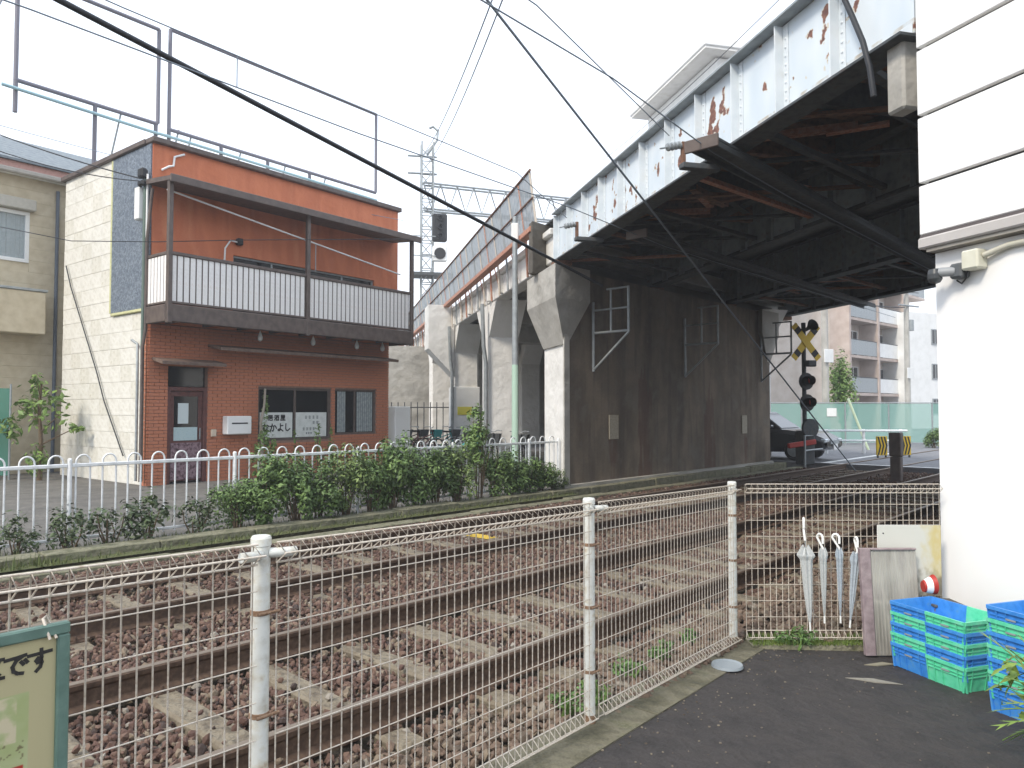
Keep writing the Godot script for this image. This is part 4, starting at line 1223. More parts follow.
	for id in ["kyo", "shu", "ya"]:
		var g := MB.new(); glyph(g, id, Vector3(x2, 0.56, 0.011), 0.14, 0.022)
		part("letter", g, M.black, s1); x2 += 0.175
	x2 = 0.07
	for id in ["na", "ka", "yo", "shi"]:
		var g := MB.new(); glyph(g, id, Vector3(x2, 0.35, 0.011), 0.2, 0.03)
		part("letter", g, M.black, s1); x2 += 0.2
	var s2 := thing("shop_sign", "white window sign with small faint grey writing beside the pub name", "sign", at + Basis(Vector3.UP, HOUSE_TURN) * Vector3(3.7, 0.92, -0.06), HOUSE_TURN)
	var bd2 := MB.new(); bd2.cbox(Vector3(0.47, 0.31, 0), Vector3(0.94, 0.62, 0.02), 0.003)
	part("board", bd2, paper, s2)
	for ln in [[0.54, 0.26, 4, 0.085], [0.4, 0.5, 2, 0.08], [0.24, 0.2, 4, 0.075], [0.12, 0.3, 3, 0.05]]:
		for k in ln[2]:
			var g := MB.new(); glyph(g, "dash", Vector3(ln[1] + k * ln[3] * 1.35, ln[0], 0.011), ln[3], 0.011)
			part("faint_mark", g, sm(h("6d7676"), 0.8), s2)
	# billboard frames on the roof
	for q in [[-1.46, 1.80, 9.12, 11.62, "empty grey billboard frame on the roof over the beige wall"], [2.1, 9.32, 9.05, 11.75, "long empty grey billboard frame on the roof beside the signal mast"]]:
		var f := thing("billboard_frame", q[4], "billboard frame", at + Basis(Vector3.UP, HOUSE_TURN) * Vector3(0, 7.07, -3.5), HOUSE_TURN, "billboard frames on the roof")
		var a: float = q[0]; var bq: float = q[1]; var lo: float = q[2] - 7.07; var hi: float = q[3] - 7.07
		for e in [[Vector3(a, lo, 0), Vector3(bq, lo - 0.02, 0)], [Vector3(a, hi, 0), Vector3(bq, hi, 0)], [Vector3(a, lo, 0), Vector3(a, hi, 0)], [Vector3(bq, lo, 0), Vector3(bq, hi, 0)]]:
			tb("frame_tube", e, 0.05 if e[0].y != e[1].y or true else 0.05, sm(h("77757f"), 0.6), f, 6)
		var x := maxf(a, 0.25)
		while x <= minf(bq, 6.8):
			tb("leg", [Vector3(x, 0.0, 0), Vector3(x, lo, 0)], 0.05, sm(h("6f6d76"), 0.6), f, 6)
			tb("back_stay", [Vector3(x + 0.5, 0.05, -0.7), Vector3(x + 0.62, lo, 0)], 0.025, M.grey_metal, f, 5)
			x += 1.5
		if a < 0: tb("corner_post", [Vector3(a, lo - 0.75, 0), Vector3(a, lo, 0)], 0.05, sm(h("6f6d76"), 0.6), f, 6)
		tb("walkway_rail", [Vector3(a - 0.3, lo - 0.22, 0.08), Vector3(minf(bq, 9.3), lo - 0.3, 0.08)], 0.04, sm(h("9dbcc4"), 0.5), f, 6)
		if a < 0: tb("diagonal_stay", [Vector3(a - 1.0, lo - 0.5, -0.5), Vector3(a - 0.05, hi, 0)], 0.025, M.grey_metal, f, 5)

func build_beige_house():
	var at := W(-7.65, 0.05, 15.6) + Basis(Vector3.UP, HOUSE_TURN) * Vector3(0, 0, -5.55)
	var t := thing("beige_house", "beige house with curtained window and grey slate roof behind the brown house", "house", at, HOUSE_TURN)
	var wall := nm([h("b8ab90"), h("c5b89e"), h("cdc2aa")], 0.02, 121, 0.6, 0.9, 0.15)
	var win := [-2.5, -0.42, 5.33, 6.62]
	part("wall", holed(-7.0, 3.0, -0.3, 7.5, [win, [-3.4, -1.05, -0.3, 3.2]], -0.2, -0.025), wall, t)
	for k in 25:
		var y := 0.0 + k * 0.3
		var spans := [[-7.0, 3.0]]
		if y + 0.3 > win[2] - 0.05 and y < win[3] + 0.05: spans = [[-7.0, win[0]], [win[1], 3.0]]
		if y < 3.2: spans = [[-7.0, -3.4], [-1.05, 3.0]]
		for s in spans:
			if s[1] < -5.0: continue
			bx("siding_board", Vector3(s[0], y + 0.001, -0.03), Vector3(s[1], y + 0.299, 0.0), wall, t, 0.003)
	var sd := MB.new(); sd.box2(Vector3(2.8, -0.3, -8), Vector3(3.0, 7.5, -0.21)); sd.box2(Vector3(-7, -0.3, -8), Vector3(3.0, 7.5, -7.8)); sd.box2(Vector3(-7, -0.3, -7.79), Vector3(-6.8, 7.5, -0.21))
	part("side_wall", sd, wall, t)
	var w := window(t, win[0], win[1], win[2], win[3], -0.03, M.white_paint, M.pane, 1, 0.09)
	var cu := MB.new()
	var x: float = win[0] + 0.1
	while x < win[1] - 0.1:
		cu.cbox(Vector3(x + 0.05, 5.95, -0.13 + 0.02 * sin(x * 40)), Vector3(0.1, 1.2, 0.04), 0.015); x += 0.1
	part("curtain", cu, nm([h("6f8084"), h("869599"), h("9aa7aa")], 0.03, 122, 1.0, 0.9, 0.1), w)
	var sb := MB.new(); sb.cbox(Vector3(-1.45, 6.78, 0.08), Vector3(2.25, 0.28, 0.2), 0.02)
	part("shutter_box", sb, nm([h("a9a498"), h("b8b3a7")], 0.03, 123, 1.0, 0.6, 0.1), w)
	var ba := MB.new(); ba.cbox(Vector3(-2.4, 4.0, 0.35), Vector3(4.3, 1.05, 0.7), 0.02)
	part("balcony_box", ba, wall, t)
	var cp := MB.new(); cp.cbox(Vector3(-2.4, 4.56, 0.35), Vector3(4.36, 0.06, 0.76), 0.01)
	part("balcony_coping", cp, M.grey_metal, t)
	var pr := MB.new(); pr.box2(Vector3(-3.4, -0.2, -0.9), Vector3(-1.05, 3.2, -0.8))
	part("porch_recess", pr, nm([h("6f6656"), h("7d7362")], 0.03, 124, 1.0, 0.9, 0.2), t)
	var dr := MB.new(); dr.cbox(Vector3(-2.3, 1.05, -0.76), Vector3(0.9, 2.1, 0.06), 0.01)
	part("door", dr, nm([h("4a2a24"), h("5c362d")], 0.03, 125, 1.0, 0.6, 0.1), t)
	tb("downpipe", [Vector3(0.2, 0, 0.06), Vector3(0.2, 7.3, 0.06)], 0.045, nm([h("59606a"), h("68707a")], 0.03, 126, 1.0, 0.6, 0.1), t)
	var ev := MB.new()
	ev.cbox(Vector3(-2.0, 7.66, 0.28), Vector3(10.6, 0.24, 0.06), 0.01)
	part("fascia", ev, nm([h("b48a80"), h("c49a8f"), h("bf9288")], 0.03, 127, 0.8, 0.8, 0.1), t)
	var gu := MB.new(); gu.cbox(Vector3(-2.0, 7.52, 0.36), Vector3(10.6, 0.13, 0.13), 0.03)
	part("gutter", gu, nm([h("9b958c"), h("aaa49b")], 0.03, 128, 0.8, 0.6, 0.1), t)
	var sf := MB.new(); sf.box2(Vector3(-7.3, 7.5, -0.2), Vector3(3.3, 7.55, 0.25))
	part("soffit", sf, M.white_paint, t)
	var slate := nm([h("5d646b"), h("6d757b"), h("7c8488"), h("858a88")], 0.03, 129, 0.7, 0.7, 0.2)
	for k in 9:
		var a := k * 0.5
		var m := MB.new()
		var z0 := 0.42 - a; var y0 := 7.8 + a * 0.42
		m.hexa([Vector3(-7.3, y0 - 0.04, z0), Vector3(3.3, y0 - 0.04, z0), Vector3(3.3, y0 + 0.17, z0 - 0.52), Vector3(-7.3, y0 + 0.17, z0 - 0.52),
			Vector3(-7.3, y0 + 0.02, z0), Vector3(3.3, y0 + 0.02, z0), Vector3(3.3, y0 + 0.235, z0 - 0.52), Vector3(-7.3, y0 + 0.235, z0 - 0.52)])
		part("slate_course", m, slate, t)
	var r2 := MB.new(); r2.hexa([Vector3(-7.3, 9.55, -4.0), Vector3(3.3, 9.55, -4.0), Vector3(3.3, 7.5, -8.3), Vector3(-7.3, 7.5, -8.3), Vector3(-7.3, 9.65, -4.0), Vector3(3.3, 9.65, -4.0), Vector3(3.3, 7.6, -8.3), Vector3(-7.3, 7.6, -8.3)])
	part("roof_back", r2, slate, t)
	for gx in [-6.9, 2.9]:
		var gm := MB.new(); gm.prism([Vector2(-0.2, 7.5), Vector2(-8, 7.5), Vector2(-4.0, 9.5)], Vector3(gx - 0.1, 0, 0), Vector3(0, 0, 1), Vector3.UP, Vector3(0.2, 0, 0))
		part("gable", gm, wall, t)

func build_white_building():
	var at := W(3.225, 0, 5.6)
	var t := thing("white_building", "white building with panelled upper storey behind the plastic crates", "building", at, deg_to_rad(-70))
	var wm := nm([h("e6e5e3"), h("e9e8e6"), h("ebebe9")], 0.012, 131, 0.2, 0.7, 0.03)
	var m := MB.new()
	m.box2(Vector3(0, -0.3, -0.2), Vector3(9, 2.84, 0)); m.box2(Vector3(0, -0.3, -7), Vector3(0.2, 2.84, -0.2))
	part("lower_wall", m, wm, t)
	var c := MB.new()
	c.box2(Vector3(0.0, 2.96, -7), Vector3(9, 7.5, 0.05))
	part("panel_backing", c, sm(h("4a4a4c"), 0.8), t)
	var y := 2.86
	var hs := [3.37, 3.895, 4.42, 4.945, 5.47, 5.995, 6.52, 7.045, 7.57]
	for k in hs.size():
		var top: float = hs[k]
		var lo: float = y + (0.11 if k == 0 else 0.0)
		bx("cladding_panel", Vector3(-0.05, lo + 0.013, 0.055), Vector3(9, top - 0.013, 0.10), wm, t, 0.006)
		bx("cladding_panel", Vector3(-0.05, lo + 0.013, -7), Vector3(-0.005, top - 0.013, 0.05), wm, t, 0.006)
		y = top
	var tr := MB.new()
	tr.cbox(Vector3(4.47, 2.915, 0.05), Vector3(9.06, 0.085, 0.13), 0.012)
	tr.cbox(Vector3(-0.04, 2.915, -3.5), Vector3(0.06, 0.083, 6.98), 0.012)
	part("bottom_trim", tr, nm([h("a39d98"), h("b4afab"), h("bdb8b4")], 0.02, 132, 0.6, 0.5, 0.08), t)
	var dl := MB.new(); dl.box2(Vector3(-0.048, 2.958, 0.052), Vector3(9, 2.982, 0.096))
	part("trim_groove", dl, sm(h("5a5352"), 0.7), t)
	var sf := MB.new(); sf.box2(Vector3(0.0, 2.845, -0.19), Vector3(9, 2.872, 0.09))
	part("soffit", sf, nm([h("8d8880"), h("9b968e")], 0.03, 133, 0.8, 0.8, 0.1), t)
	# security camera and box
	var cam := thing("security_camera", "small grey security camera on the white wall corner under the trim", "security camera", at + Basis(Vector3.UP, deg_to_rad(-70)) * Vector3(0.22, 2.66, 0.0), deg_to_rad(-70))
	var m1 := MB.new(); m1.cbox(Vector3(0.02, 0.0, 0.05), Vector3(0.1, 0.11, 0.1), 0.015)
	part("mount", m1, sm(h("55585a"), 0.5), cam)
	var m2 := MB.new(); m2.tube([Vector3(0.0, 0.0, 0.08), Vector3(-0.06, 0.0, 0.14), Vector3(-0.11, 0.0, 0.15)], 0.035, 10)
	part("arm", m2, sm(h("8f9294"), 0.5), cam)
	var m3 := MB.new(); m3.lathe(Vector3(-0.1, -0.01, 0.15), [[0.0, 0.045], [0.045, 0.035], [0.052, 0.0], [0.05, -0.035], [0.035, -0.06], [0.0, -0.072]], 14)
	part("dome", m3, sm(h("3c3f41"), 0.3), cam)
	var jb := MB.new(); jb.cbox(Vector3(0, 0, 0.055), Vector3(0.13, 0.14, 0.11), 0.012)
	var j := one("junction_box", jb, nm([h("c9c7b4"), h("d6d4c3")], 0.02, 134, 2.0, 0.6, 0.05), "cream junction box beside the security camera on the white wall", "junction box", at + Basis(Vector3.UP, deg_to_rad(-70)) * Vector3(0.36, 2.72, 0.0), deg_to_rad(-70))
	var cd := MB.new(); cd.tube([Vector3(0.43, 2.74, 0.05), Vector3(0.6, 2.78, 0.03), Vector3(3.5, 2.79, 0.03)], 0.022, 8)
	part("conduit", cd, nm([h("b5b2a2"), h("c3c0b1")], 0.02, 135, 2.0, 0.6, 0.05), t)
	var cd2 := MB.new(); cd2.tube([Vector3(0.31, 2.65, 0.06), Vector3(0.29, 2.6, 0.05), Vector3(0.24, 2.57, 0.03), Vector3(0.2, 2.6, 0.03)], 0.006, 6)
	part("camera_lead", cd2, M.black, t)

func build_far_side():
	# apartment block beyond the level crossing
	var at := W(25.1, 0.1, 55.0)
	var t := thing("apartment_block", "pinkish apartment block with stacked balconies beyond the level crossing", "building", at, deg_to_rad(42))
	var body := nm([h("bdb0a3"), h("c8bcb0"), h("d0c6bc")], 0.02, 141, 0.2, 0.85, 0.1)
	var fin := nm([h("ab9a8f"), h("b8a89e"), h("c3b5ac")], 0.02, 142, 0.2, 0.85, 0.1)
	var b := MB.new(); b.box2(Vector3(0, 0, -11), Vector3(15.8, 16.4, -1.4))
	part("wall", b, body, t)
	for bay in 3:
		var x0 := bay * 5.2
		var fm := MB.new(); fm.box2(Vector3(x0 - 0.1, 0, -1.39), Vector3(x0 + 0.2, 16.4, 0.1))
		part("fin", fm, fin, t)
		for fl in 6:
			var y := fl * 2.85
			var sb := MB.new(); sb.box2(Vector3(x0 + 0.21, y - 0.2, -1.39), Vector3(x0 + 5.09, y, 0.02))
			if fl > 0: part("balcony_slab", sb, fin, t)
			if fl == 5: continue
			if fl > 0:
				var pm := MB.new(); pm.box2(Vector3(x0 + 0.21, y + 0.05, -0.06), Vector3(x0 + 5.09, y + 1.15, 0.0))
				var pmat: Material = M.grey_metal if bay % 2 == 0 else M.white_paint
				var p := part("balcony_panel", pm, pmat, t)
				tb("hand_rail", [Vector3(x0 + 0.21, y + 1.2, -0.03), Vector3(x0 + 5.09, y + 1.2, -0.03)], 0.035, M.steel_dark, p, 5)
			for w in 2:
				var xw := x0 + 0.6 + w * 2.3
				window(t, xw, xw + 1.8, y + 0.15, y + 2.15, -1.36, M.white_paint, M.glass, 1, 0.08)
			var ac := MB.new(); ac.cbox(Vector3(x0 + 4.7, y + 0.35, -0.6), Vector3(0.7, 0.6, 0.3), 0.03)
			if fl > 0: part("air_conditioner", ac, M.white_paint, t)
	# white house beside it
	var wh := thing("white_house", "plain white house with small dark windows beside the apartment block", "house", W(36.0, 0.1, 62.0), deg_to_rad(25))
	var wb := MB.new(); wb.box2(Vector3(-4, 0, -8), Vector3(14, 9.6, 0))
	part("wall", wb, M.white_paint, wh)
	for k in 6:
		window(wh, -1.2 + (k % 2) * 2.6, -0.3 + (k % 2) * 2.6, 1.2 + (k / 2) * 2.9, 2.5 + (k / 2) * 2.9, 0.03, M.grey_metal, M.glass, 1, 0.08)
	# tall white building seen over the overpass
	var tw := thing("tall_building", "tall washed out white building with a projecting grey eave above the girder", "building", W(11.74, 0.05, 45.0), BRIDGE_TURN)
	var tm := MB.new(); tm.box2(Vector3(1.0, 0, 1.5), Vector3(11.2, 24.0, 4.6))
	part("wall", tm, M.white_paint, tw)
	var te := MB.new(); te.cbox(Vector3(5.9, 24.5, 2.5), Vector3(11.8, 0.5, 4.6), 0.05)
	part("roof_slab", te, M.white_paint, tw)
	var so := MB.new(); so.box2(Vector3(0.1, 24.1, 0.3), Vector3(11.7, 24.24, 4.7))
	part("soffit", so, M.concrete_white, tw)
	for k in 3:
		var wm := MB.new(); wm.box2(Vector3(2 + k * 3.2, 21.2, 1.46), Vector3(3.4 + k * 3.2, 22.6, 1.49))
		part("window", wm, M.glass, tw)
	var ph := MB.new(); ph.cbox(Vector3(6.0, 25.0, 3.0), Vector3(4, 0.8, 3), 0.05)
	part("roof_parapet", ph, M.white_paint, tw)
	# black car waiting at the crossing
	build_car(T(22.9, 0.13, 10.4), TRACK_TURN - PI / 2)
	# crossing signal
	var cs := thing("crossing_signal", "level crossing signal with yellow cross boards and red lamps beside the pier", "crossing signal", T(20.75, 0.1, 8.15), 0.3)
	tb("pole", [Vector3.ZERO, Vector3(0, 4.0, 0)], 0.06, M.steel_dark, cs, 8)
	for e in [-1, 1]:
		var m := MB.new()
		var bb := Basis(Vector3.BACK, e * 0.72)
		m.cbox(Vector3(0, 3.45, 0.1 + e * 0.012), Vector3(0.2, 1.25, 0.02), 0.004, bb)
		var o := part("cross_board", m, sm(h("e8c440"), 0.6), cs)
		for q in [-0.42, 0.42]:
			var mk := MB.new(); mk.box(Vector3(0, 3.45, 0.1 + e * 0.012 + 0.0125) + bb * Vector3(0, q, 0), Vector3(0.2, 0.16, 0.003), bb)
			part("black_band", mk, M.black, o)
	for q in [[-0.02, 2.35], [0.0, 1.75]]:
		var m := MB.new(); m.lathe(Vector3(q[0], q[1], 0.1), [[0.0, 0.0], [0.24, 0.0], [0.24, 0.03], [0.0, 0.03]], 18, Basis(Vector3.RIGHT, PI / 2))
		var d := part("lamp_disc", m, M.black, cs)
		var m2 := MB.new(); m2.lathe(Vector3(q[0], q[1], 0.135), [[0.0, 0.04], [0.08, 0.03], [0.11, 0.0]], 14, Basis(Vector3.RIGHT, PI / 2))
		part("red_lens", m2, M.red, d)
		var m3 := MB.new(); m3.lathe(Vector3(q[0], q[1] + 0.02, 0.13), [[0.13, 0.0], [0.13, 0.22]], 14, Basis(Vector3.RIGHT, PI / 2))
		part("hood", m3, M.black, d)
	var sp := MB.new(); sp.lathe(Vector3(0.1, 3.85, 0.1), [[0.04, -0.15], [0.06, 0.0], [0.17, 0.2]], 12, Basis(Vector3.RIGHT, 1.2)); sp.cbox(Vector3(0.15, 2.85, 0.1), Vector3(0.3, 0.18, 0.16), 0.03)
	part("speaker", sp, M.steel_dark, cs)
	var bs := MB.new(); bs.cbox(Vector3(0, 0.5, 0.0), Vector3(0.4, 0.95, 0.36), 0.03)
	part("relay_box", bs, M.steel_dark, cs)
	var gw := MB.new(); gw.lathe(Vector3(0, 1.05, 0.22), [[0.0, -0.04], [0.26, -0.04], [0.26, 0.04], [0.0, 0.04]], 16, Basis(Vector3.RIGHT, PI / 2))
	part("gate_weight", gw, M.steel_dark, cs)
	var ga := MB.new(); ga.cbox(Vector3(-0.3, 0.62, 0.25), Vector3(0.9, 0.14, 0.1), 0.02, Basis(Vector3.BACK, 0.12))
	part("gate_arm", ga, M.red, cs)
	# low rail around the signal foot
	var rr := thing("pipe_rail", "low grey pipe rail around the level crossing signal foot", "railing", T(20.1, 0.1, 8.2), TRACK_TURN)
	tb("rail", [Vector3(0, 0, 0.3), Vector3(0, 0.85, 0.3), Vector3(1.3, 0.85, 0.3), Vector3(1.3, 0, 0.3)], 0.03, M.grey_metal, rr, 6)
	tb("rail", [Vector3(0.03, 0.45, 0.3), Vector3(1.27, 0.45, 0.3)], 0.025, M.grey_metal, rr, 6)
	# brown guide post between the tracks
	var gp := thing("guide_post", "short brown steel post standing between the tracks by the crossing", "post", T(18.6, -0.05, 5.2), TRACK_TURN)
	bx("shaft", Vector3(-0.11, 0, -0.11), Vector3(0.11, 0.62, 0.11), M.brown, gp, 0.02)
	bx("head", Vector3(-0.125, 0.63, -0.125), Vector3(0.125, 1.18, 0.125), M.brown, gp, 0.02)
	# striped guards at the road edge
	for q in [[25.3, 7.5, "yellow and black striped guard board at the road edge by the brown post"], [26.0, 7.0, "second yellow and black striped guard board, on the far side of the brown post"]]:
		var g := thing("striped_guard", q[2], "guard board", T(q[0], 0.13, q[1]), TRACK_TURN - 0.6, "striped guards at the road edge")
		g.scale = Vector3(0.42, 0.8, 0.5)
		bx("board", Vector3(-0.45, 0.1, -0.06), Vector3(0.45, 0.85, 0.06), sm(h("d8b21e"), 0.6), g, 0.01)
		bx("leg", Vector3(-0.4, 0.0, -0.05), Vector3(-0.3, 0.098, 0.05), M.steel_dark, g)
		bx("leg", Vector3(0.3, 0.0, -0.05), Vector3(0.4, 0.098, 0.05), M.steel_dark, g)
		for k in 3:
			var m := MB.new(); m.prism([Vector2(0, 0), Vector2(0.14, 0), Vector2(0.34, 0.3), Vector2(0.2, 0.3)], Vector3(-0.42 + k * 0.27, 0.12, 0.061), Vector3(1, 0, 0), Vector3(0, 1.2, 0), Vector3(0, 0, 0.004))
			m.prism([Vector2(0, 0.3), Vector2(0.14, 0.3), Vector2(0.34, 0.0), Vector2(0.2, 0.0)], Vector3(-0.42 + k * 0.27, 0.48, 0.061), Vector3(1, 0, 0), Vector3(0, 1.2, 0), Vector3(0, 0, 0.004))
			part("black_stripe", m, M.black, g)
	# green net fence across the road
	var net := sm(Color(0.55, 0.73, 0.69, 0.45), 0.7); net.transparency = BaseMaterial3D.TRANSPARENCY_ALPHA
	var nf := thing("net_fence", "green net fence along the far side of the road", "fence", T(31.0, 0.13, 14.2), TRACK_TURN - 0.82)
	for k in 9:
		tb("post", [Vector3(k * 1.9, 0, 0), Vector3(k * 1.9, 1.85, 0)], 0.03, M.grey_metal, nf, 6)
		if k < 8:
			var m := MB.new(); m.box2(Vector3(k * 1.9 + 0.035, 0.1, -0.004), Vector3(k * 1.9 + 1.865, 1.8, 0.004))
			part("net", m, net, nf)
	tb("top_rail", [Vector3(0, 1.83, 0), Vector3(15.2, 1.83, 0)], 0.025, M.grey_metal, nf, 6)
	var ns := MB.new(); ns.cbox(Vector3(0, 0, 0.01), Vector3(0.42, 0.36, 0.012), 0.003)
	one("net_notice", ns, M.white_paint, "small white notice hanging on the green net fence", "notice", T(31.0, 1.55, 14.2) + Basis(Vector3.UP, TRACK_TURN - 0.82) * Vector3(3.2, 0, 0.02), TRACK_TURN - 0.82)
	var gr := thing("guard_rail", "white pipe guard rail in front of the green net fence", "guard rail", T(25.6, 0.13, 10.6), TRACK_TURN - 0.82)
	for k in 4: tb("post", [Vector3(k * 1.3, 0, 0), Vector3(k * 1.3, 0.85, 0)], 0.05, M.fence_white, gr, 8)
	for y in [0.45, 0.8]: tb("rail", [Vector3(-0.2, y, 0.06), Vector3(4.1, y, 0.06)], 0.035, M.fence_white, gr, 8)
	one("leaning_pole", tube_mesh([Vector3.ZERO, Vector3(-0.75, 1.95, 0.0)], 0.05), sm(h("c6d6b8"), 0.6), "pale green pole leaning before the green net fence", "pole", W(13.6, 0.13, 28.3), 0.0)
	# utility poles
	for q in [[W(14.2, 0.1, 33.5), 9.5, "grey concrete utility pole beside the tree at the net fence"], [W(22.2, 0.1, 41.5), 8.6, "utility pole with cross arms in front of the apartment block end"]]:
		var p := thing("utility_pole", q[2], "utility pole", q[0], 0.5, "utility poles beyond the crossing")
		var m := MB.new(); m.lathe(Vector3.ZERO, [[0.17, 0], [0.13, q[1]], [0.0, q[1]]], 10)
		part("shaft", m, M.concrete, p)
		for y in [q[1] - 0.4, q[1] - 1.2]: tb("cross_arm", [Vector3(-0.9, y, 0.15), Vector3(0.9, y, 0.15)], 0.05, M.grey_metal, p, 5)
		var bm := MB.new(); bm.lathe(Vector3(0.32, q[1] - 2.6, 0), [[0.0, 0], [0.2, 0.02], [0.2, 0.62], [0.0, 0.66]], 10)
		part("transformer", bm, M.grey_metal, p)
		var sgn := MB.new(); sgn.cbox(Vector3(0, q[1] * 0.42, 0.2), Vector3(0.6, 0.6, 0.04), 0.01)
		part("plate", sgn, M.white_paint, p)
	# bicycles parked under the viaduct
	var bike: Node3D = null
	var spots := [[-4.55, 24.9, 0.5], [-4.05, 25.1, 0.65], [-3.55, 25.3, 0.45], [-3.0, 25.0, 0.7], [-2.45, 25.4, 0.55], [-1.95, 24.6, 0.4], [-1.1, 21.0, 1.2], [-0.6, 20.6, 1.35], [0.15, 19.7, 1.3]]
	for k in spots.size():
		var q = spots[k]
		var lab := "dark parked bicycle in the cluster beside the brown house and viaduct" if k < 6 else "dark parked bicycle between the viaduct columns"
		var bk := make_bicycle(W(q[0], 0.05, q[1]), q[2], lab, k)
	# low steel fence under the viaduct
	var sf := thing("steel_fence", "thin dark steel bar fence under the viaduct behind the bicycles", "fence", W(-5.6, 0.05, 28.2), 0.25)
	for k in 18: tb("bar", [Vector3(k * 0.25, 0, 0), Vector3(k * 0.25, 1.9, 0)], 0.02, M.steel_dark, sf, 5)
	for y in [0.25, 1.7]: tb("rail", [Vector3(0, y, 0.03), Vector3(4.3, y, 0.03)], 0.022, M.steel_dark, sf, 5)
	# cabinet by the house
	var cb := thing("outdoor_cabinet", "white metal cabinet at the right end of the brown house", "cabinet", W(-3.35, 0.05, 21.6), HOUSE_TURN)
	bx("body", Vector3(-0.3, 0.1, -0.25), Vector3(0.3, 1.7, 0.25), M.white_paint, cb, 0.02)
	bx("plinth", Vector3(-0.32, 0, -0.27), Vector3(0.32, 0.098, 0.27), M.concrete, cb)

func tube_mesh(pts: Array, r: float, sides := 8) -> MB:
	var m := MB.new(); m.tube(pts, r, sides)
	return m

func make_bicycle(at: Vector3, turn: float, label: String, k: int) -> Node3D:
	var t := thing("bicycle", label, "bicycle", at, turn, "bicycles in the cluster by the house" if k < 6 else "bicycles between the columns")
	var fm: Material = [M.teal, M.black, M.black, sm(h("6b2a26"), 0.5), M.teal, M.black][k % 6]
	for x in [-0.52, 0.52]:
		var w := MB.new()
		var ring := []
		for q in 17: ring.append(Vector3(x + cos(TAU * q / 16.0) * 0.31, 0.33 + sin(TAU * q / 16.0) * 0.31, 0))
		w.tube(ring, 0.022, 5, -1.0, false)
		var wo := part("wheel", w, M.black, t)
		var sp := MB.new()
		for q in 8: sp.tube([Vector3(x, 0.33, 0), Vector3(x + cos(TAU * q / 8.0) * 0.3, 0.33 + sin(TAU * q / 8.0) * 0.3, 0)], 0.004, 3)
		part("spokes", sp, M.grey_metal, wo)
	var f := MB.new()
	for e in [[-0.52, 0.33, -0.12, 0.3], [-0.52, 0.33, -0.2, 0.72], [-0.12, 0.3, -0.22, 0.85], [-0.12, 0.3, 0.36, 0.7], [-0.18, 0.6, 0.36, 0.78], [0.52, 0.33, 0.35, 0.95]]:
		f.tube([Vector3(e[0], e[1], 0), Vector3(e[2], e[3], 0)], 0.018, 6)
	part("frame", f, fm, t)
	var s := MB.new(); s.hexa([Vector3(-0.36, 0.86, -0.09), Vector3(-0.08, 0.86, -0.03), Vector3(-0.08, 0.86, 0.03), Vector3(-0.36, 0.86, 0.09), Vector3(-0.36, 0.93, -0.09), Vector3(-0.08, 0.9, -0.03), Vector3(-0.08, 0.9, 0.03), Vector3(-0.36, 0.93, 0.09)])
	part("saddle", s, M.black, t)
	tb("handlebar", [Vector3(0.2, 1.02, -0.27), Vector3(0.34, 1.03, -0.12), Vector3(0.35, 0.98, 0), Vector3(0.34, 1.03, 0.12), Vector3(0.2, 1.02, 0.27)], 0.014, M.grey_metal, t, 6)
	var b := MB.new()
	b.hexa([Vector3(0.42, 0.68, -0.11), Vector3(0.66, 0.68, -0.11), Vector3(0.66, 0.68, 0.11), Vector3(0.42, 0.68, 0.11), Vector3(0.39, 0.93, -0.16), Vector3(0.72, 0.93, -0.16), Vector3(0.72, 0.93, 0.16), Vector3(0.39, 0.93, 0.16)])
	part("basket", b, M.teal if k % 3 == 0 else M.steel_dark, t)
	var mg := MB.new()
	for q in 5:
		var a0 := PI * 0.25 + q * 0.3; var a1 := a0 + 0.3
		mg.hexa([Vector3(-0.52 + cos(a0) * 0.35, 0.33 + sin(a0) * 0.35, -0.03), Vector3(-0.52 + cos(a1) * 0.35, 0.33 + sin(a1) * 0.35, -0.03), Vector3(-0.52 + cos(a1) * 0.35, 0.33 + sin(a1) * 0.35, 0.03), Vector3(-0.52 + cos(a0) * 0.35, 0.33 + sin(a0) * 0.35, 0.03), Vector3(-0.52 + cos(a0) * 0.36, 0.33 + sin(a0) * 0.36, -0.03), Vector3(-0.52 + cos(a1) * 0.36, 0.33 + sin(a1) * 0.36, -0.03), Vector3(-0.52 + cos(a1) * 0.36, 0.33 + sin(a1) * 0.36, 0.03), Vector3(-0.52 + cos(a0) * 0.36, 0.33 + sin(a0) * 0.36, 0.03)])
	part("mudguard", mg, fm, t)
	return t

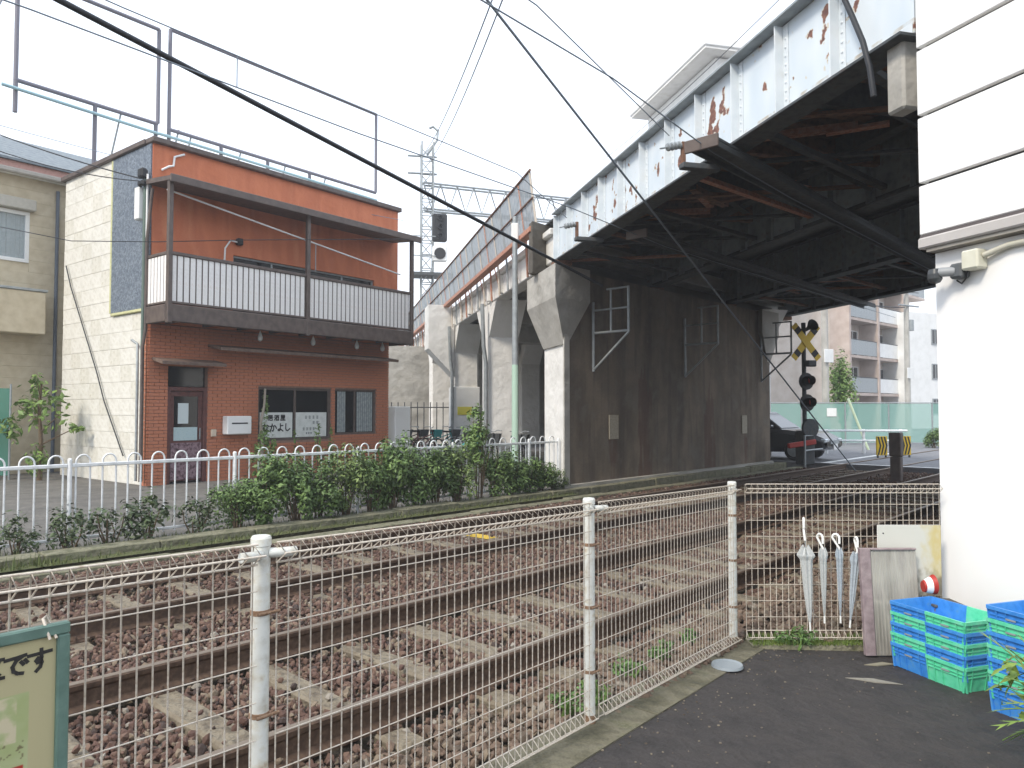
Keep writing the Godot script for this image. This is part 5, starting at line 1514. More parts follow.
func build_car(at: Vector3, turn: float):
	# saloon car; local +x forward
	var t := thing("black_car", "black saloon car waiting behind the crossing signal", "car", at, turn)
	var paint := sm(h("14161c"), 0.18); paint.clearcoat_enabled = true; paint.clearcoat = 0.8
	var st := [[-2.3, 0.42, 0.78, 0.72], [-2.15, 0.3, 0.92, 0.8], [-1.5, 0.25, 0.97, 0.85], [0.0, 0.22, 0.96, 0.86], [1.1, 0.25, 0.92, 0.85], [1.9, 0.28, 0.82, 0.8], [2.2, 0.36, 0.68, 0.72], [2.3, 0.42, 0.58, 0.62]]
	var b := MB.new()
	for k in st.size() - 1:
		var p = st[k]; var q = st[k + 1]
		var ring := func(s): return [Vector3(s[0], s[1], -s[3] + 0.06), Vector3(s[0], s[1] + 0.15, -s[3]), Vector3(s[0], s[2] - 0.12, -s[3]), Vector3(s[0], s[2], -s[3] + 0.1), Vector3(s[0], s[2], s[3] - 0.1), Vector3(s[0], s[2] - 0.12, s[3]), Vector3(s[0], s[1] + 0.15, s[3]), Vector3(s[0], s[1], s[3] - 0.06)]
		var ra: Array = ring.call(p); var rb: Array = ring.call(q)
		var mid := Vector3((p[0] + q[0]) / 2, 0.6, 0)
		for e in 8: b.oquad(ra[e], ra[(e + 1) % 8], rb[(e + 1) % 8], rb[e], mid)
		if k == 0:
			for e in range(1, 7): b.otri(ra[0], ra[e], ra[e + 1], mid)
		if k == st.size() - 2:
			for e in range(1, 7): b.otri(rb[0], rb[e], rb[e + 1], mid)
	part("body", b, paint, t)
	var c := MB.new()
	c.hexa([Vector3(-1.75, 0.94, -0.74), Vector3(1.0, 0.92, -0.74), Vector3(1.0, 0.92, 0.74), Vector3(-1.75, 0.94, 0.74), Vector3(-1.15, 1.44, -0.56), Vector3(0.25, 1.46, -0.56), Vector3(0.25, 1.46, 0.56), Vector3(-1.15, 1.44, 0.56)])
	var cab := part("cabin", c, paint, t)
	var gl := sm(h("0b0e12"), 0.05); gl.metallic_specular = 0.8
	for e in [-1, 1]:
		for q in [[-1.5, -0.5], [-0.42, 0.72]]:
			var g := MB.new()
			var a0: float = q[0]; var a1: float = q[1]
			g.oquad(Vector3(a0, 0.99, e * 0.735), Vector3(a1, 0.99, e * 0.735), Vector3(lerpf(a1, -0.45, 0.42), 1.4, e * 0.592), Vector3(lerpf(a0, -0.45, 0.38), 1.4, e * 0.592), Vector3(0, 1, 0))
			part("side_window", g, gl, cab)
	var ws := MB.new(); ws.oquad(Vector3(0.96, 0.97, -0.68), Vector3(0.96, 0.97, 0.68), Vector3(0.32, 1.42, 0.53), Vector3(0.32, 1.42, -0.53), Vector3(0, 0.9, 0))
	part("windscreen", ws, gl, cab)
	for x in [-1.4, 1.4]:
		for e in [-1, 1]:
			var w := MB.new(); w.lathe(Vector3(x, 0.31, e * 0.72), [[0.0, -0.1], [0.29, -0.1], [0.31, -0.06], [0.31, 0.1], [0.28, 0.14], [0.2, 0.14]], 16, Basis(Vector3.RIGHT, e * PI / 2))
			var wo := part("wheel", w, M.black, t)
			var r := MB.new(); r.lathe(Vector3(x, 0.31, e * 0.72), [[0.2, 0.142], [0.06, 0.15], [0.0, 0.15]], 12, Basis(Vector3.RIGHT, e * PI / 2))
			part("rim", r, M.grey_metal, wo)
	for e in [-1, 1]:
		var hl := MB.new(); hl.cbox(Vector3(2.2, 0.6, e * 0.55), Vector3(0.16, 0.13, 0.3), 0.03)
		part("headlight", hl, sm(h("c9d0d4"), 0.15), t)
		var mi := MB.new(); mi.cbox(Vector3(0.72, 1.0, e * 0.88), Vector3(0.1, 0.12, 0.18), 0.03)
		part("mirror", mi, paint, t)
	var pl := MB.new(); pl.cbox(Vector3(2.32, 0.42, 0), Vector3(0.03, 0.17, 0.34), 0.005)
	part("number_plate", pl, M.white_paint, t)
	var gr := MB.new(); gr.cbox(Vector3(2.29, 0.56, 0), Vector3(0.05, 0.12, 0.7), 0.01)
	part("grille", gr, M.grey_metal, t)

func crate_half(x0: float, x1: float, end: int) -> MB:
	# one half of a tapered, ribbed crate; end -1 holds the wall at x0, +1 the wall at x1
	var m := MB.new()
	var Ht := 0.16; var Wd := 0.36; var tp := 0.02; var th := 0.004
	var wall := func(a: Vector3, b: Vector3, inw: Vector3):   # a, b top outer corners; slants inward to the bottom
		var d := Vector3(0, -Ht, 0) + inw * tp
		var dirn := (b - a).normalized()
		m.hexa([a + d, b + d, b + d + inw * th, a + d + inw * th, a, b, b + inw * th, a + inw * th])
		var o := -inw
		# rim and ribs
		m.hexa([a + o * 0.009 + Vector3(0, -0.02, 0), b + o * 0.009 + Vector3(0, -0.02, 0), b + Vector3(0, -0.02, 0), a + Vector3(0, -0.02, 0), a + o * 0.009, b + o * 0.009, b, a])
		for yy in [0.045, 0.066]:
			var f = inw * tp * (yy / Ht)
			m.hexa([a + f + o * 0.006 + Vector3(0, -yy - 0.005, 0), b + f + o * 0.006 + Vector3(0, -yy - 0.005, 0), b + f + Vector3(0, -yy - 0.005, 0), a + f + Vector3(0, -yy - 0.005, 0), a + f + o * 0.006 + Vector3(0, -yy, 0), b + f + o * 0.006 + Vector3(0, -yy, 0), b + f + Vector3(0, -yy, 0), a + f + Vector3(0, -yy, 0)])
		var L := (b - a).length()
		var n := maxi(2, int(L / 0.055))
		for k in n + 1:
			var p: Vector3 = a + dirn * clampf(L * k / n, 0.004, L - 0.004)
			if k > 1 and k < n - 1 and k % 3 != 0: continue
			m.hexa([p + d + o * 0.006 - dirn * 0.003, p + d + o * 0.006 + dirn * 0.003, p + d + dirn * 0.003, p + d - dirn * 0.003, p + o * 0.006 - dirn * 0.003 + Vector3(0, -0.02, 0), p + o * 0.006 + dirn * 0.003 + Vector3(0, -0.02, 0), p + dirn * 0.003 + Vector3(0, -0.02, 0), p - dirn * 0.003 + Vector3(0, -0.02, 0)])
	wall.call(Vector3(x0, Ht, 0), Vector3(x1, Ht, 0), Vector3(0, 0, 1))
	wall.call(Vector3(x0, Ht, Wd), Vector3(x1, Ht, Wd), Vector3(0, 0, -1))
	if end < 0: wall.call(Vector3(x0, Ht, 0.001), Vector3(x0, Ht, Wd - 0.001), Vector3(1, 0, 0))
	else: wall.call(Vector3(x1, Ht, 0.001), Vector3(x1, Ht, Wd - 0.001), Vector3(-1, 0, 0))
	m.box2(Vector3(x0 + (tp if end < 0 else 0.0), 0, tp), Vector3(x1 - (tp if end > 0 else 0.0), 0.005, Wd - tp))
	return m

func build_pavement_things():
	var near_mesh := crate_half(0.0, 0.28, -1).mesh(); var far_mesh := crate_half(0.2805, 0.56, 1).mesh()
	var lab := MB.new(); lab.box2(Vector3(-0.03, -0.005, 0.0), Vector3(0.03, 0.005, 0.0012))
	var lm := lab.mesh()
	var bluep := nm([h("2a6db3"), h("3580cc"), h("408ad4"), h("5a8cb8")], 0.03, 151, 1.5, 0.45, 0.12)
	var greenp := nm([h("44ad84"), h("55c79b"), h("66cfa6"), h("7cbd9e")], 0.03, 152, 1.5, 0.45, 0.12)
	var ord := ["lowest", "second from ground", "third from ground", "fourth from ground", "fifth from ground", "sixth from ground", "topmost"]
	for q in [[W(2.77, -0.088, 4.58), 5, 0.069, "stack by the leaning panel", 108.6], [W(2.935, -0.08, 3.80), 7, 0.074, "taller stack beside the leafy plant", 109.0]]:
		for k in q[1]:
			var nme: String = "topmost" if k == q[1] - 1 else ord[k]
			var t := thing("plastic_crate", "blue green plastic crate, %s in the %s" % [nme, q[3]], "crate", q[0] + Vector3(rng.randf_range(-0.002, 0.002), k * q[2], rng.randf_range(-0.002, 0.002)), deg_to_rad(q[4]), "stacked plastic crates")
			var flip: bool = k % 2 == 1
			part("green_half" if not flip else "blue_half", near_mesh, greenp if not flip else bluep, t)
			part("blue_half" if not flip else "green_half", far_mesh, bluep if not flip else greenp, t)
			for x in [0.14, 0.42]:
				var o := part("pale_mark", lm, M.grey_metal, t); o.position = Vector3(x, 0.105, -0.008 + 0.006); o.rotation.y = PI; o.position.z = -0.001
	# umbrellas hanging on the short fence
	var vinyl := nm([h("9fa3a3"), h("b1b5b4"), h("bcbfbe"), h("a5a9aa")], 0.06, 153, 3.0, 0.3, 0.1)
	var vinyl2 := nm([h("96a0a8"), h("a8b2ba"), h("b4bcc2")], 0.06, 154, 3.0, 0.3, 0.1)
	var us := [[2.13, 0.86, 2.165, 0.05, 0.046, "large grey white umbrella with flared folds hanging on the mesh fence", 0], [2.265, 0.745, 2.275, 0.10, 0.028, "slim grey umbrella hanging on the mesh fence between the flared and bluish ones", 0], [2.385, 0.745, 2.395, 0.10, 0.028, "slim bluish umbrella with white handle and tip hanging on the mesh fence", 1], [2.52, 0.72, 2.455, 0.07, 0.03, "slim bluish umbrella hanging tilted beside the leaning panel", 1]]
	for u in us:
		var t := thing("umbrella", u[5], "umbrella", W(u[0], u[1], 5.435), {2.13: -0.33, 2.265: 0.5, 2.385: 0.9, 2.52: 0.0}[u[0]], "umbrellas hanging on the fence")
		var L: float = u[1] - u[3]
		var lean := Vector3(u[2] - u[0], -L, 0)
		var at := func(f: float, off := Vector3.ZERO): return lean * f + off
		var hk := []
		for k in 7: hk.append(Vector3(0.0, -0.03, -0.022) + Vector3(0, sin(PI * k / 6.0) * 0.028, -cos(PI * k / 6.0) * 0.024))
		hk.reverse()
		hk = [hk[0] + Vector3(0, -0.04, 0)] + hk + [Vector3(0, -0.1, 0), at.call(0.2)]
		var hkk := []
		for p in hk: hkk.append(p)
		tb("handle", hkk, 0.0085, M.white_paint, t, 8)
		tb("shaft", [at.call(0.19), at.call(0.97)], 0.004, M.grey_metal, t, 6)
		var m := MB.new()
		var prof := [[0.18, 0.55], [0.24, 1.0], [0.27, 1.05], [0.31, 0.8], [0.42, 0.74], [0.65, 0.55], [0.85, 0.34], [0.92, 0.16]]
		if u[4] > 0.04: prof = [[0.26, 0.35], [0.32, 1.0], [0.335, 1.05], [0.37, 0.72], [0.45, 0.62], [0.65, 0.5], [0.85, 0.34], [0.93, 0.15]]
		var rings := []
		for p in prof:
			var ring := []
			var cc: Vector3 = at.call(p[0])
			for s in 24:
				var a := TAU * s / 24
				var rr: float = u[4] * p[1] * (1.0 + (0.3 if s % 3 == 0 else -0.12) * (1.0 if p[0] < 0.8 else 0.3))
				ring.append(cc + Vector3(cos(a) * rr, (0.02 if s % 3 == 0 and p[0] < 0.3 else 0.0), sin(a) * rr * 0.75))
			rings.append(ring)
		for k in rings.size() - 1:
			for s in 24:
				m.oquad(rings[k][s], rings[k][(s + 1) % 24], rings[k + 1][(s + 1) % 24], rings[k + 1][s], at.call((prof[k][0] + prof[k + 1][0]) / 2))
		part("folded_canopy", m, vinyl if u[6] == 0 else vinyl2, t)
		tb("tip", [at.call(0.92), at.call(1.0)], 0.007, M.white_paint, t, 6)
	# panel leaning on the fence
	var lp := thing("leaning_board", "grey ribbed panel with pink edging leaning on the mesh fence behind the crates", "panel", W(2.70, -0.085, 5.30), 0.0)
	lp.rotation = Vector3(-0.09, 0.02, 0)
	var pk := nm([h("7a6b6e"), h("8f8082"), h("a39494")], 0.03, 155, 1.5, 0.6, 0.15)
	bx("edge_strip", Vector3(-0.205, 0, -0.02), Vector3(-0.13, 0.745, 0.02), pk, lp, 0.004)
	bx("edge_strip", Vector3(-0.1299, 0.73, -0.02), Vector3(0.205, 0.745, 0.02), pk, lp, 0.004)
	var gp := nm([h("85827a"), h("9c9992"), h("adaaa2"), h("938f8a")], 0.02, 156, 1.2, 0.4, 0.1, 0.0, 4)
	var rb := MB.new()
	rb.box2(Vector3(-0.1295, 0.0, -0.018), Vector3(0.205, 0.7295, 0.004))
	for k in 14: rb.cbox(Vector3(-0.115 + k * 0.0238, 0.365, 0.004), Vector3(0.012, 0.72, 0.006), 0.002)
	part("ribbed_sheet", rb, gp, lp)
	# printed board on the fence
	var pb := thing("printed_board", "white board fading to yellow print fixed on the mesh fence by the white wall", "board", W(2.9, 0.42, 5.445), 0.0)
	var im := Image.create(128, 96, true, Image.FORMAT_RGB8)
	var fn := FastNoiseLite.new(); fn.seed = 9; fn.frequency = 0.03
	for y in 96:
		for x in 128:
			var u := x / 127.0; var v := y / 95.0
			var nn := fn.get_noise_2d(x, y) * 0.25
			var c := Color(0.78, 0.78, 0.75).lerp(Color(0.76, 0.70, 0.48), smoothstep(0.6, 1.0, u - v * 0.15 + nn))
			c = c.lerp(Color(0.42, 0.40, 0.36), smoothstep(0.6, 1.0, v + nn * 1.2) * smoothstep(0.3, 0.8, u + nn))
			im.set_pixel(x, y, c)
	im.generate_mipmaps()
	var pmat := StandardMaterial3D.new(); pmat.albedo_texture = ImageTexture.create_from_image(im); pmat.roughness = 0.5
	var pm := MB.new(); pm.quad(Vector3(-0.23, -0.12, 0.0075), Vector3(0.23, -0.12, 0.0075), Vector3(0.23, 0.39, 0.0075), Vector3(-0.23, 0.39, 0.0075))
	part("print", pm, pmat, pb)
	bx("sheet", Vector3(-0.23, -0.12, -0.006), Vector3(0.23, 0.39, 0.006), M.white_paint, pb, 0.002)
	var sc := MB.new(); sc.lathe(Vector3(-0.19, 0.33, 0.008), [[0.006, 0], [0.0, 0.004]], 8, Basis(Vector3.RIGHT, PI / 2))
	part("screw", sc, M.black, pb)
	# grey box with a red and white cone on it
	var gb := thing("grey_box", "low grey box standing behind the crates at the white wall", "box", W(3.02, -0.09, 5.27), 0.0)
	bx("body", Vector3(-0.09, 0, -0.08), Vector3(0.11, 0.37, 0.1), nm([h("5f5c56"), h("706d66")], 0.03, 157, 1.5, 0.8, 0.2), gb, 0.01)
	bx("lid", Vector3(-0.098, 0.371, -0.088), Vector3(0.118, 0.392, 0.108), nm([h("4c4a46"), h("5a5853")], 0.03, 158, 1.5, 0.8, 0.2), gb, 0.006)
	var cn := thing("red_cone", "red and white cone lying on the grey box by the white wall", "cone", W(2.905, 0.34, 5.25), 0.0)
	cn.scale = Vector3(0.4, 0.7, 0.6)
	var bsis := Basis(Vector3.BACK, -PI / 2 + 0.1)
	for q in [["red_tip", 0.0, 0.03, 0.055, 0.062, M.red], ["white_band", 0.03, 0.13, 0.062, 0.085, M.white_paint], ["red_body", 0.13, 0.2, 0.085, 0.1, M.red]]:
		var m := MB.new(); m.lathe(Vector3(-0.04, 0.10, 0), [[0.0, q[1]], [q[3], q[1]], [q[4], q[2]], [0.0, q[2]]], 16, bsis)
		part(q[0], m, q[5], cn)
	# litter
	var ld := MB.new(); ld.lathe(Vector3.ZERO, [[0.0, 0.012], [0.08, 0.014], [0.1, 0.02], [0.105, 0.004], [0.1, 0.0]], 18)
	one("grey_disc", ld, sm(h("8f979c"), 0.35), "round grey plastic lid lying on the kerb by the fence", "lid", W(1.43, -0.055, 4.98), 0.0)
	var pp := MB.new(); pp.hexa([Vector3(-0.16, 0, 0.0), Vector3(0.0, 0, -0.035), Vector3(0.17, 0, 0.005), Vector3(0.02, 0, 0.03), Vector3(-0.16, 0.004, 0.0), Vector3(0.0, 0.007, -0.035), Vector3(0.17, 0.004, 0.005), Vector3(0.02, 0.008, 0.03)])
	one("paper_scrap", pp, nm([h("7d796f"), h("908c82")], 0.05, 159, 3.0, 0.9, 0.2), "flattened pale paper scrap on the asphalt before the crates", "scrap", W(2.30, pave_y(5.07) + 0.002, 4.78), -0.35)
	var pp2 := MB.new(); pp2.hexa([Vector3(-0.1, 0, 0.0), Vector3(0.05, 0, -0.03), Vector3(0.12, 0, 0.01), Vector3(-0.02, 0, 0.03), Vector3(-0.1, 0.004, 0.0), Vector3(0.05, 0.007, -0.03), Vector3(0.12, 0.004, 0.01), Vector3(-0.02, 0.008, 0.03)])
	one("paper_scrap", pp2, sm(h("857f6c"), 0.9), "small brownish scrap on the asphalt at the foot of the leaning panel", "scrap", W(2.5, pave_y(5.45) + 0.002, 5.12), 0.1)
	# framed notice on the near fence
	var fb := Basis(Vector3.UP, deg_to_rad(51.3))
	var sg := thing("framed_notice", "green framed notice board with dark lettering tied to the near mesh fence", "notice board", W(-0.80, 0.04, 2.43) + fb * Vector3(-0.60, 0, 0.03), deg_to_rad(51.3))
	var gf := nm([h("526c62"), h("5f7a70"), h("728c80")], 0.03, 160, 1.5, 0.5, 0.1)
	bx("frame_bar", Vector3(-0.9, 1.035, -0.008), Vector3(0.0, 1.065, 0.016), gf, sg, 0.004)
	bx("frame_bar", Vector3(-0.9, 0.2, -0.008), Vector3(0.0, 0.23, 0.016), gf, sg, 0.004)
	bx("frame_bar", Vector3(-0.03, 0.2302, -0.008), Vector3(0.0, 1.0348, 0.016), gf, sg, 0.004)
	bx("frame_bar", Vector3(-0.9, 0.2302, -0.008), Vector3(-0.87, 1.0348, 0.016), gf, sg, 0.004)
	var im2 := Image.create(256, 256, true, Image.FORMAT_RGB8)
	var f2 := FastNoiseLite.new(); f2.seed = 12; f2.frequency = 0.02
	for y in 256:
		for x in 256:
			var u := x / 255.0; var v := y / 255.0
			var nn := f2.get_noise_2d(x, y); var n2 := f2.get_noise_2d(x * 3 + 300, y * 3)
			var c := Color(0.70, 0.67, 0.52)
			if v > 0.155 and u < 0.93: c = Color(0.62, 0.66, 0.45).lerp(Color(0.70, 0.72, 0.56), clampf(nn + 0.5, 0, 1))
			if v > 0.16 and v < 0.3 and u > 0.75 and u < 0.9: c = c.lerp(Color(0.78, 0.74, 0.62), clampf(n2 * 2 + 0.6, 0, 1))
			if v > 0.33 and u > 0.7 and u < 0.92 and n2 + nn > 0.22: c = Color(0.66, 0.2, 0.14)
			elif v > 0.3 and v < 0.36 and absf(n2) < 0.05 and u < 0.92: c = Color(0.45, 0.42, 0.3)
			im2.set_pixel(x, y, c)
	im2.generate_mipmaps()
	var im_mat := StandardMaterial3D.new(); im_mat.albedo_texture = ImageTexture.create_from_image(im2); im_mat.roughness = 0.6
	var sp := MB.new(); sp.quad(Vector3(-0.87, 0.23, 0.0045), Vector3(-0.03, 0.23, 0.0045), Vector3(-0.03, 1.035, 0.0045), Vector3(-0.87, 1.035, 0.0045))
	part("print", sp, im_mat, sg)
	bx("sheet", Vector3(-0.8695, 0.2305, -0.006), Vector3(-0.0305, 1.0345, 0.003), M.white_paint, sg, 0.001)
	var x3 := -0.078
	for id in ["su", "de", "ku"]:
		var g := MB.new(); glyph(g, id, Vector3(x3 - 0.016, 1.008, 0.005), 0.054, 0.0085, 0.001)
		part("letter", g, sm(h("2c2a28"), 0.7), sg); x3 -= 0.052
	tb("tie_wire", [Vector3(-0.05, 1.03, 0.02), Vector3(-0.06, 1.08, 0.0), Vector3(-0.045, 1.08, -0.025), Vector3(-0.035, 1.03, 0.02)], 0.004, M.wire_white, sg, 5)

func leaves(m: MB, mid: Vector3, rad: Vector3, count: int, size: float, ca: Color, cb: Color, g: RandomNumberGenerator, clumps := 14):
	var cs := []
	for k in clumps:
		var d := Vector3(g.randfn(), g.randfn(), g.randfn()).normalized() * pow(g.randf(), 0.45)
		cs.append([mid + d * rad * 0.82, g.randf_range(0.25, 0.5), g.randf()])
	for k in count:
		var c = cs[g.randi() % clumps]
		var o = Vector3(g.randfn(), g.randfn(), g.randfn()).normalized() * pow(g.randf(), 0.4) * c[1]
		var p: Vector3 = c[0] + o * rad
		if p.y < 0.02: continue
		var up = (o.normalized() + Vector3(g.randf_range(-0.8, 0.8), 0.7 + g.randf_range(-0.5, 0.6), g.randf_range(-0.8, 0.8))).normalized()
		var x = up.cross(Vector3(g.randfn(), g.randfn(), g.randfn())).normalized()
		var z = up.cross(x).normalized()
		var s := size * g.randf_range(0.6, 1.3)
		m.col = ca.lerp(cb, g.randf())
		var q := [p - x * s, p - z * s * 0.45 + up * s * 0.1, p + x * s, p + z * s * 0.45 + up * s * 0.1]
		var a := m.vert(q[0], up); m.vert(q[1], (up - z * 0.5).normalized()); m.vert(q[2], up); m.vert(q[3], (up + z * 0.5).normalized())
		m.i.append_array([a, a + 2, a + 1, a, a + 3, a + 2])

func bush_mesh(sd: int, rad: Vector3, count: int, size: float, ca: Color, cb: Color) -> ArrayMesh:
	var g := RandomNumberGenerator.new(); g.seed = sd
	var m := MB.new()
	leaves(m, Vector3(0, rad.y * 0.95, 0), rad, count, size, ca, cb, g, 16)
	return m.mesh()

func stems_mesh(sd: int, n: int, hgt: float, spread: float) -> ArrayMesh:
	var g := RandomNumberGenerator.new(); g.seed = sd
	var m := MB.new()
	for k in n:
		var a := g.randf() * TAU; var r := g.randf() * spread
		var p := Vector3(cos(a) * 0.04, -0.02, sin(a) * 0.04); var q := Vector3(cos(a) * r, hgt * g.randf_range(0.6, 1.0), sin(a) * r)
		m.tube([p, p.lerp(q, 0.5) + Vector3(g.randf_range(-0.03, 0.03), 0.03, g.randf_range(-0.03, 0.03)), q], 0.012, 5, 0.004)
	return m.mesh()

func build_plants():
	var dark := Color(0.05, 0.09, 0.025); var mid := Color(0.12, 0.195, 0.05); var bright := Color(0.18, 0.28, 0.08)
	var crowns := []
	for k in 5: crowns.append(bush_mesh(300 + k, Vector3(0.48, 0.5, 0.34), 2500, 0.03 + 0.005 * (k % 3), dark, [bright, mid, bright, Color(0.2, 0.27, 0.08), bright][k]))
	var thin := []
	for k in 3: thin.append(bush_mesh(320 + k, Vector3(0.36, 0.32, 0.25), 420, 0.034, Color(0.035, 0.055, 0.022), Color(0.085, 0.12, 0.045)))
	var st := stems_mesh(5, 9, 0.75, 0.25)
	var st_low := stems_mesh(6, 6, 0.42, 0.2)
	var put := func(called, label, group, crown, s, n, sc: Vector3, turn):
		var t := thing(called, label, "bush", T(s, 0.05, n), turn, group)
		t.scale = sc
		part("crown", crown, M.leaf, t)
		part("stems", st_low if called == "low_bush" else st, M.bark, t)
	# sparse low bushes at the beige end of the hoop fence
	var k := 0
	for q in [[1.7, 9.42, 0.85], [2.25, 9.48, 0.9], [2.75, 9.4, 1.0], [3.2, 9.45, 1.1], [3.6, 9.42, 1.15], [4.2, 9.45, 1.0]]:
		put.call("low_bush", "sparse low dark green bush at the foot of the hoop fence", "sparse bushes along the hoop fence", thin[k % 3], q[0], q[1], Vector3(q[2], q[2] * 0.9, q[2]), k * 1.3)
		k += 1
	k = 0
	for q in [[4.75, 9.42, 0.95, 0.85], [5.15, 9.44, 1.0, 1.05], [5.6, 9.40, 1.05, 1.1], [6.0, 9.46, 1.0, 0.95], [6.45, 9.42, 1.1, 1.15], [6.9, 9.40, 1.1, 1.2], [7.35, 9.44, 1.05, 1.25], [7.8, 9.42, 1.0, 1.1], [8.25, 9.44, 1.05, 1.05], [8.7, 9.42, 1.05, 1.1], [9.6, 9.42, 1.0, 1.05], [10.05, 9.44, 1.0, 0.9], [10.5, 9.42, 1.0, 0.8], [10.95, 9.44, 0.9, 0.65], [11.3, 9.42, 0.75, 0.5]]:
		put.call("leafy_bush", "dense leafy green bush of the row growing through the hoop fence", "leafy bushes along the hoop fence", crowns[(k * 2) % 5], q[0], q[1], Vector3(q[2], q[3], q[2]), k * 0.9)
		k += 1
	# tall shrub
	var g := RandomNumberGenerator.new(); g.seed = 71
	var ts := thing("tall_shrub", "tall loose shrub rising above the hoop fence before the viaduct column", "shrub", T(9.25, 0.05, 9.42))
	var tm := MB.new()
	leaves(tm, Vector3(0, 1.05, 0), Vector3(0.36, 0.62, 0.3), 1100, 0.04, mid, bright, g, 18)
	leaves(tm, Vector3(-0.1, 1.5, 0), Vector3(0.2, 0.4, 0.2), 160, 0.04, mid, bright, g, 8)
	part("crown", tm, M.leaf, ts); part("stems", stems_mesh(9, 7, 1.6, 0.25), M.bark, ts)
	# ivy and a dead stem before the pub window
	var iv := thing("climbing_plant", "light green climber on a pale dead stem before the brick wall", "climber", W(-7.65, 0.05, 15.6) + Basis(Vector3.UP, HOUSE_TURN) * Vector3(2.5, 0, 0.35), HOUSE_TURN)
	tb("dead_stem", [Vector3(-0.05, 0, 0), Vector3(-0.02, 0.8, 0.02), Vector3(-0.06, 1.3, 0.0), Vector3(0.02, 1.7, 0.02), Vector3(0.05, 2.1, 0)], 0.045, nm([h("8f8578"), h("a89e90")], 0.05, 161, 2.0, 0.9, 0.2), iv, 7, 0.025)
	var im := MB.new()
	leaves(im, Vector3(0.1, 0.6, 0), Vector3(0.35, 0.65, 0.2), 420, 0.05, mid, Color(0.17, 0.27, 0.06), g, 12)
	leaves(im, Vector3(0.08, 1.6, 0), Vector3(0.12, 0.6, 0.1), 140, 0.04, mid, Color(0.17, 0.27, 0.06), g, 8)
	part("foliage", im, M.leaf, iv)
	for q in [[3.3, 1.25], [3.95, 1.45], [4.35, 1.2]]:
		var sp := thing("tall_weed", "thin upright light green weed before the pub windows", "weed", W(-7.65, 0.05, 15.6) + Basis(Vector3.UP, HOUSE_TURN) * Vector3(q[0], 0, 0.5), HOUSE_TURN, "weeds before the pub windows")
		var sm2 := MB.new()
		leaves(sm2, Vector3(0, q[1] * 0.55, 0), Vector3(0.09, q[1] * 0.55, 0.09), 110, 0.05, mid, Color(0.17, 0.27, 0.06), g, 9)
		part("foliage", sm2, M.leaf, sp); part("stems", stems_mesh(12, 2, q[1], 0.05), M.bark, sp)
	# sapling by the beige house
	var sa := thing("sapling", "young broad leaved tree before the beige house porch", "tree", W(-10.75, 0.05, 16.9))
	tb("trunk", [Vector3.ZERO, Vector3(0.02, 0.9, 0), Vector3(-0.03, 1.6, 0.02), Vector3(0.0, 2.2, 0)], 0.06, M.bark, sa, 7, 0.02)
	for e in [[0.5, 1.5, 0.1], [-0.45, 1.7, 0.1], [0.75, 1.2, -0.1], [0.1, 2.2, 0.3], [-0.3, 2.1, -0.2]]:
		tb("branch", [Vector3(0, e[1] - 0.4, 0), Vector3(e[0], e[1], e[2])], 0.02, M.bark, sa, 5, 0.008)
	var sm3 := MB.new()
	leaves(sm3, Vector3(-0.15, 1.75, 0), Vector3(0.75, 0.75, 0.6), 240, 0.095, mid, Color(0.19, 0.29, 0.06), g, 22)
	leaves(sm3, Vector3(-0.5, 1.2, 0.1), Vector3(0.45, 0.4, 0.4), 90, 0.09, mid, Color(0.19, 0.29, 0.06), g, 8)
	leaves(sm3, Vector3(0.7, 1.15, -0.1), Vector3(0.35, 0.15, 0.2), 40, 0.08, mid, Color(0.19, 0.29, 0.06), g, 5)
	leaves(sm3, Vector3(0, 0.5, 0), Vector3(0.3, 0.5, 0.3), 140, 0.07, mid, Color(0.19, 0.29, 0.06), g, 8)
	part("crown", sm3, M.leaf, sa)
	# green net sheet at the very edge
	var gn := thing("green_net", "green net sheet on posts beside the young tree", "net", W(-12.15, 0.05, 16.6), 0.7)
	var net := sm(Color(0.34, 0.62, 0.54, 0.6), 0.8); net.transparency = BaseMaterial3D.TRANSPARENCY_ALPHA
	var nmz := MB.new(); nmz.box2(Vector3(-2.4, 0.1, -0.004), Vector3(0.75, 2.1, 0.004))
	part("net_sheet", nmz, net, gn)
	for x in [-2.4, -0.8, 0.75]: tb("post", [Vector3(x, 0, 0.03), Vector3(x, 2.2, 0.03)], 0.025, M.grey_metal, gn, 6)
	# tree beyond the crossing
	var ft := thing("far_tree", "bright green slender tree beside the utility pole beyond the crossing", "tree", W(15.6, 0.1, 35.0))
	tb("trunk", [Vector3.ZERO, Vector3(0.1, 1.6, 0), Vector3(0, 3.6, 0)], 0.12, M.bark, ft, 7, 0.04)
	for e in [[0.5, 2.6], [-0.5, 2.2], [0.3, 3.4]]: tb("limb", [Vector3(0.05, e[1] - 0.8, 0), Vector3(e[0], e[1], 0.1)], 0.05, M.bark, ft, 5, 0.02)
	var fm := MB.new()
	leaves(fm, Vector3(0, 2.7, 0), Vector3(0.85, 2.0, 0.8), 2600, 0.085, mid, Color(0.20, 0.32, 0.07), g, 30)
	part("crown", fm, M.leaf, ft)
	# hedge strip at the far right
	for q in [[17.0, 29.9], [17.8, 29.6], [18.6, 29.4]]:
		var hb := thing("far_bush", "low green bush at the foot of the green net fence", "bush", W(q[0], 0.13, q[1]), q[0], "bushes at the net fence")
		hb.scale = Vector3(1.3, 0.9, 1.3)
		part("crown", crowns[4], M.leaf, hb); part("stems", st, M.bark, hb)
	# weeds along the near fence
	var wk := 0
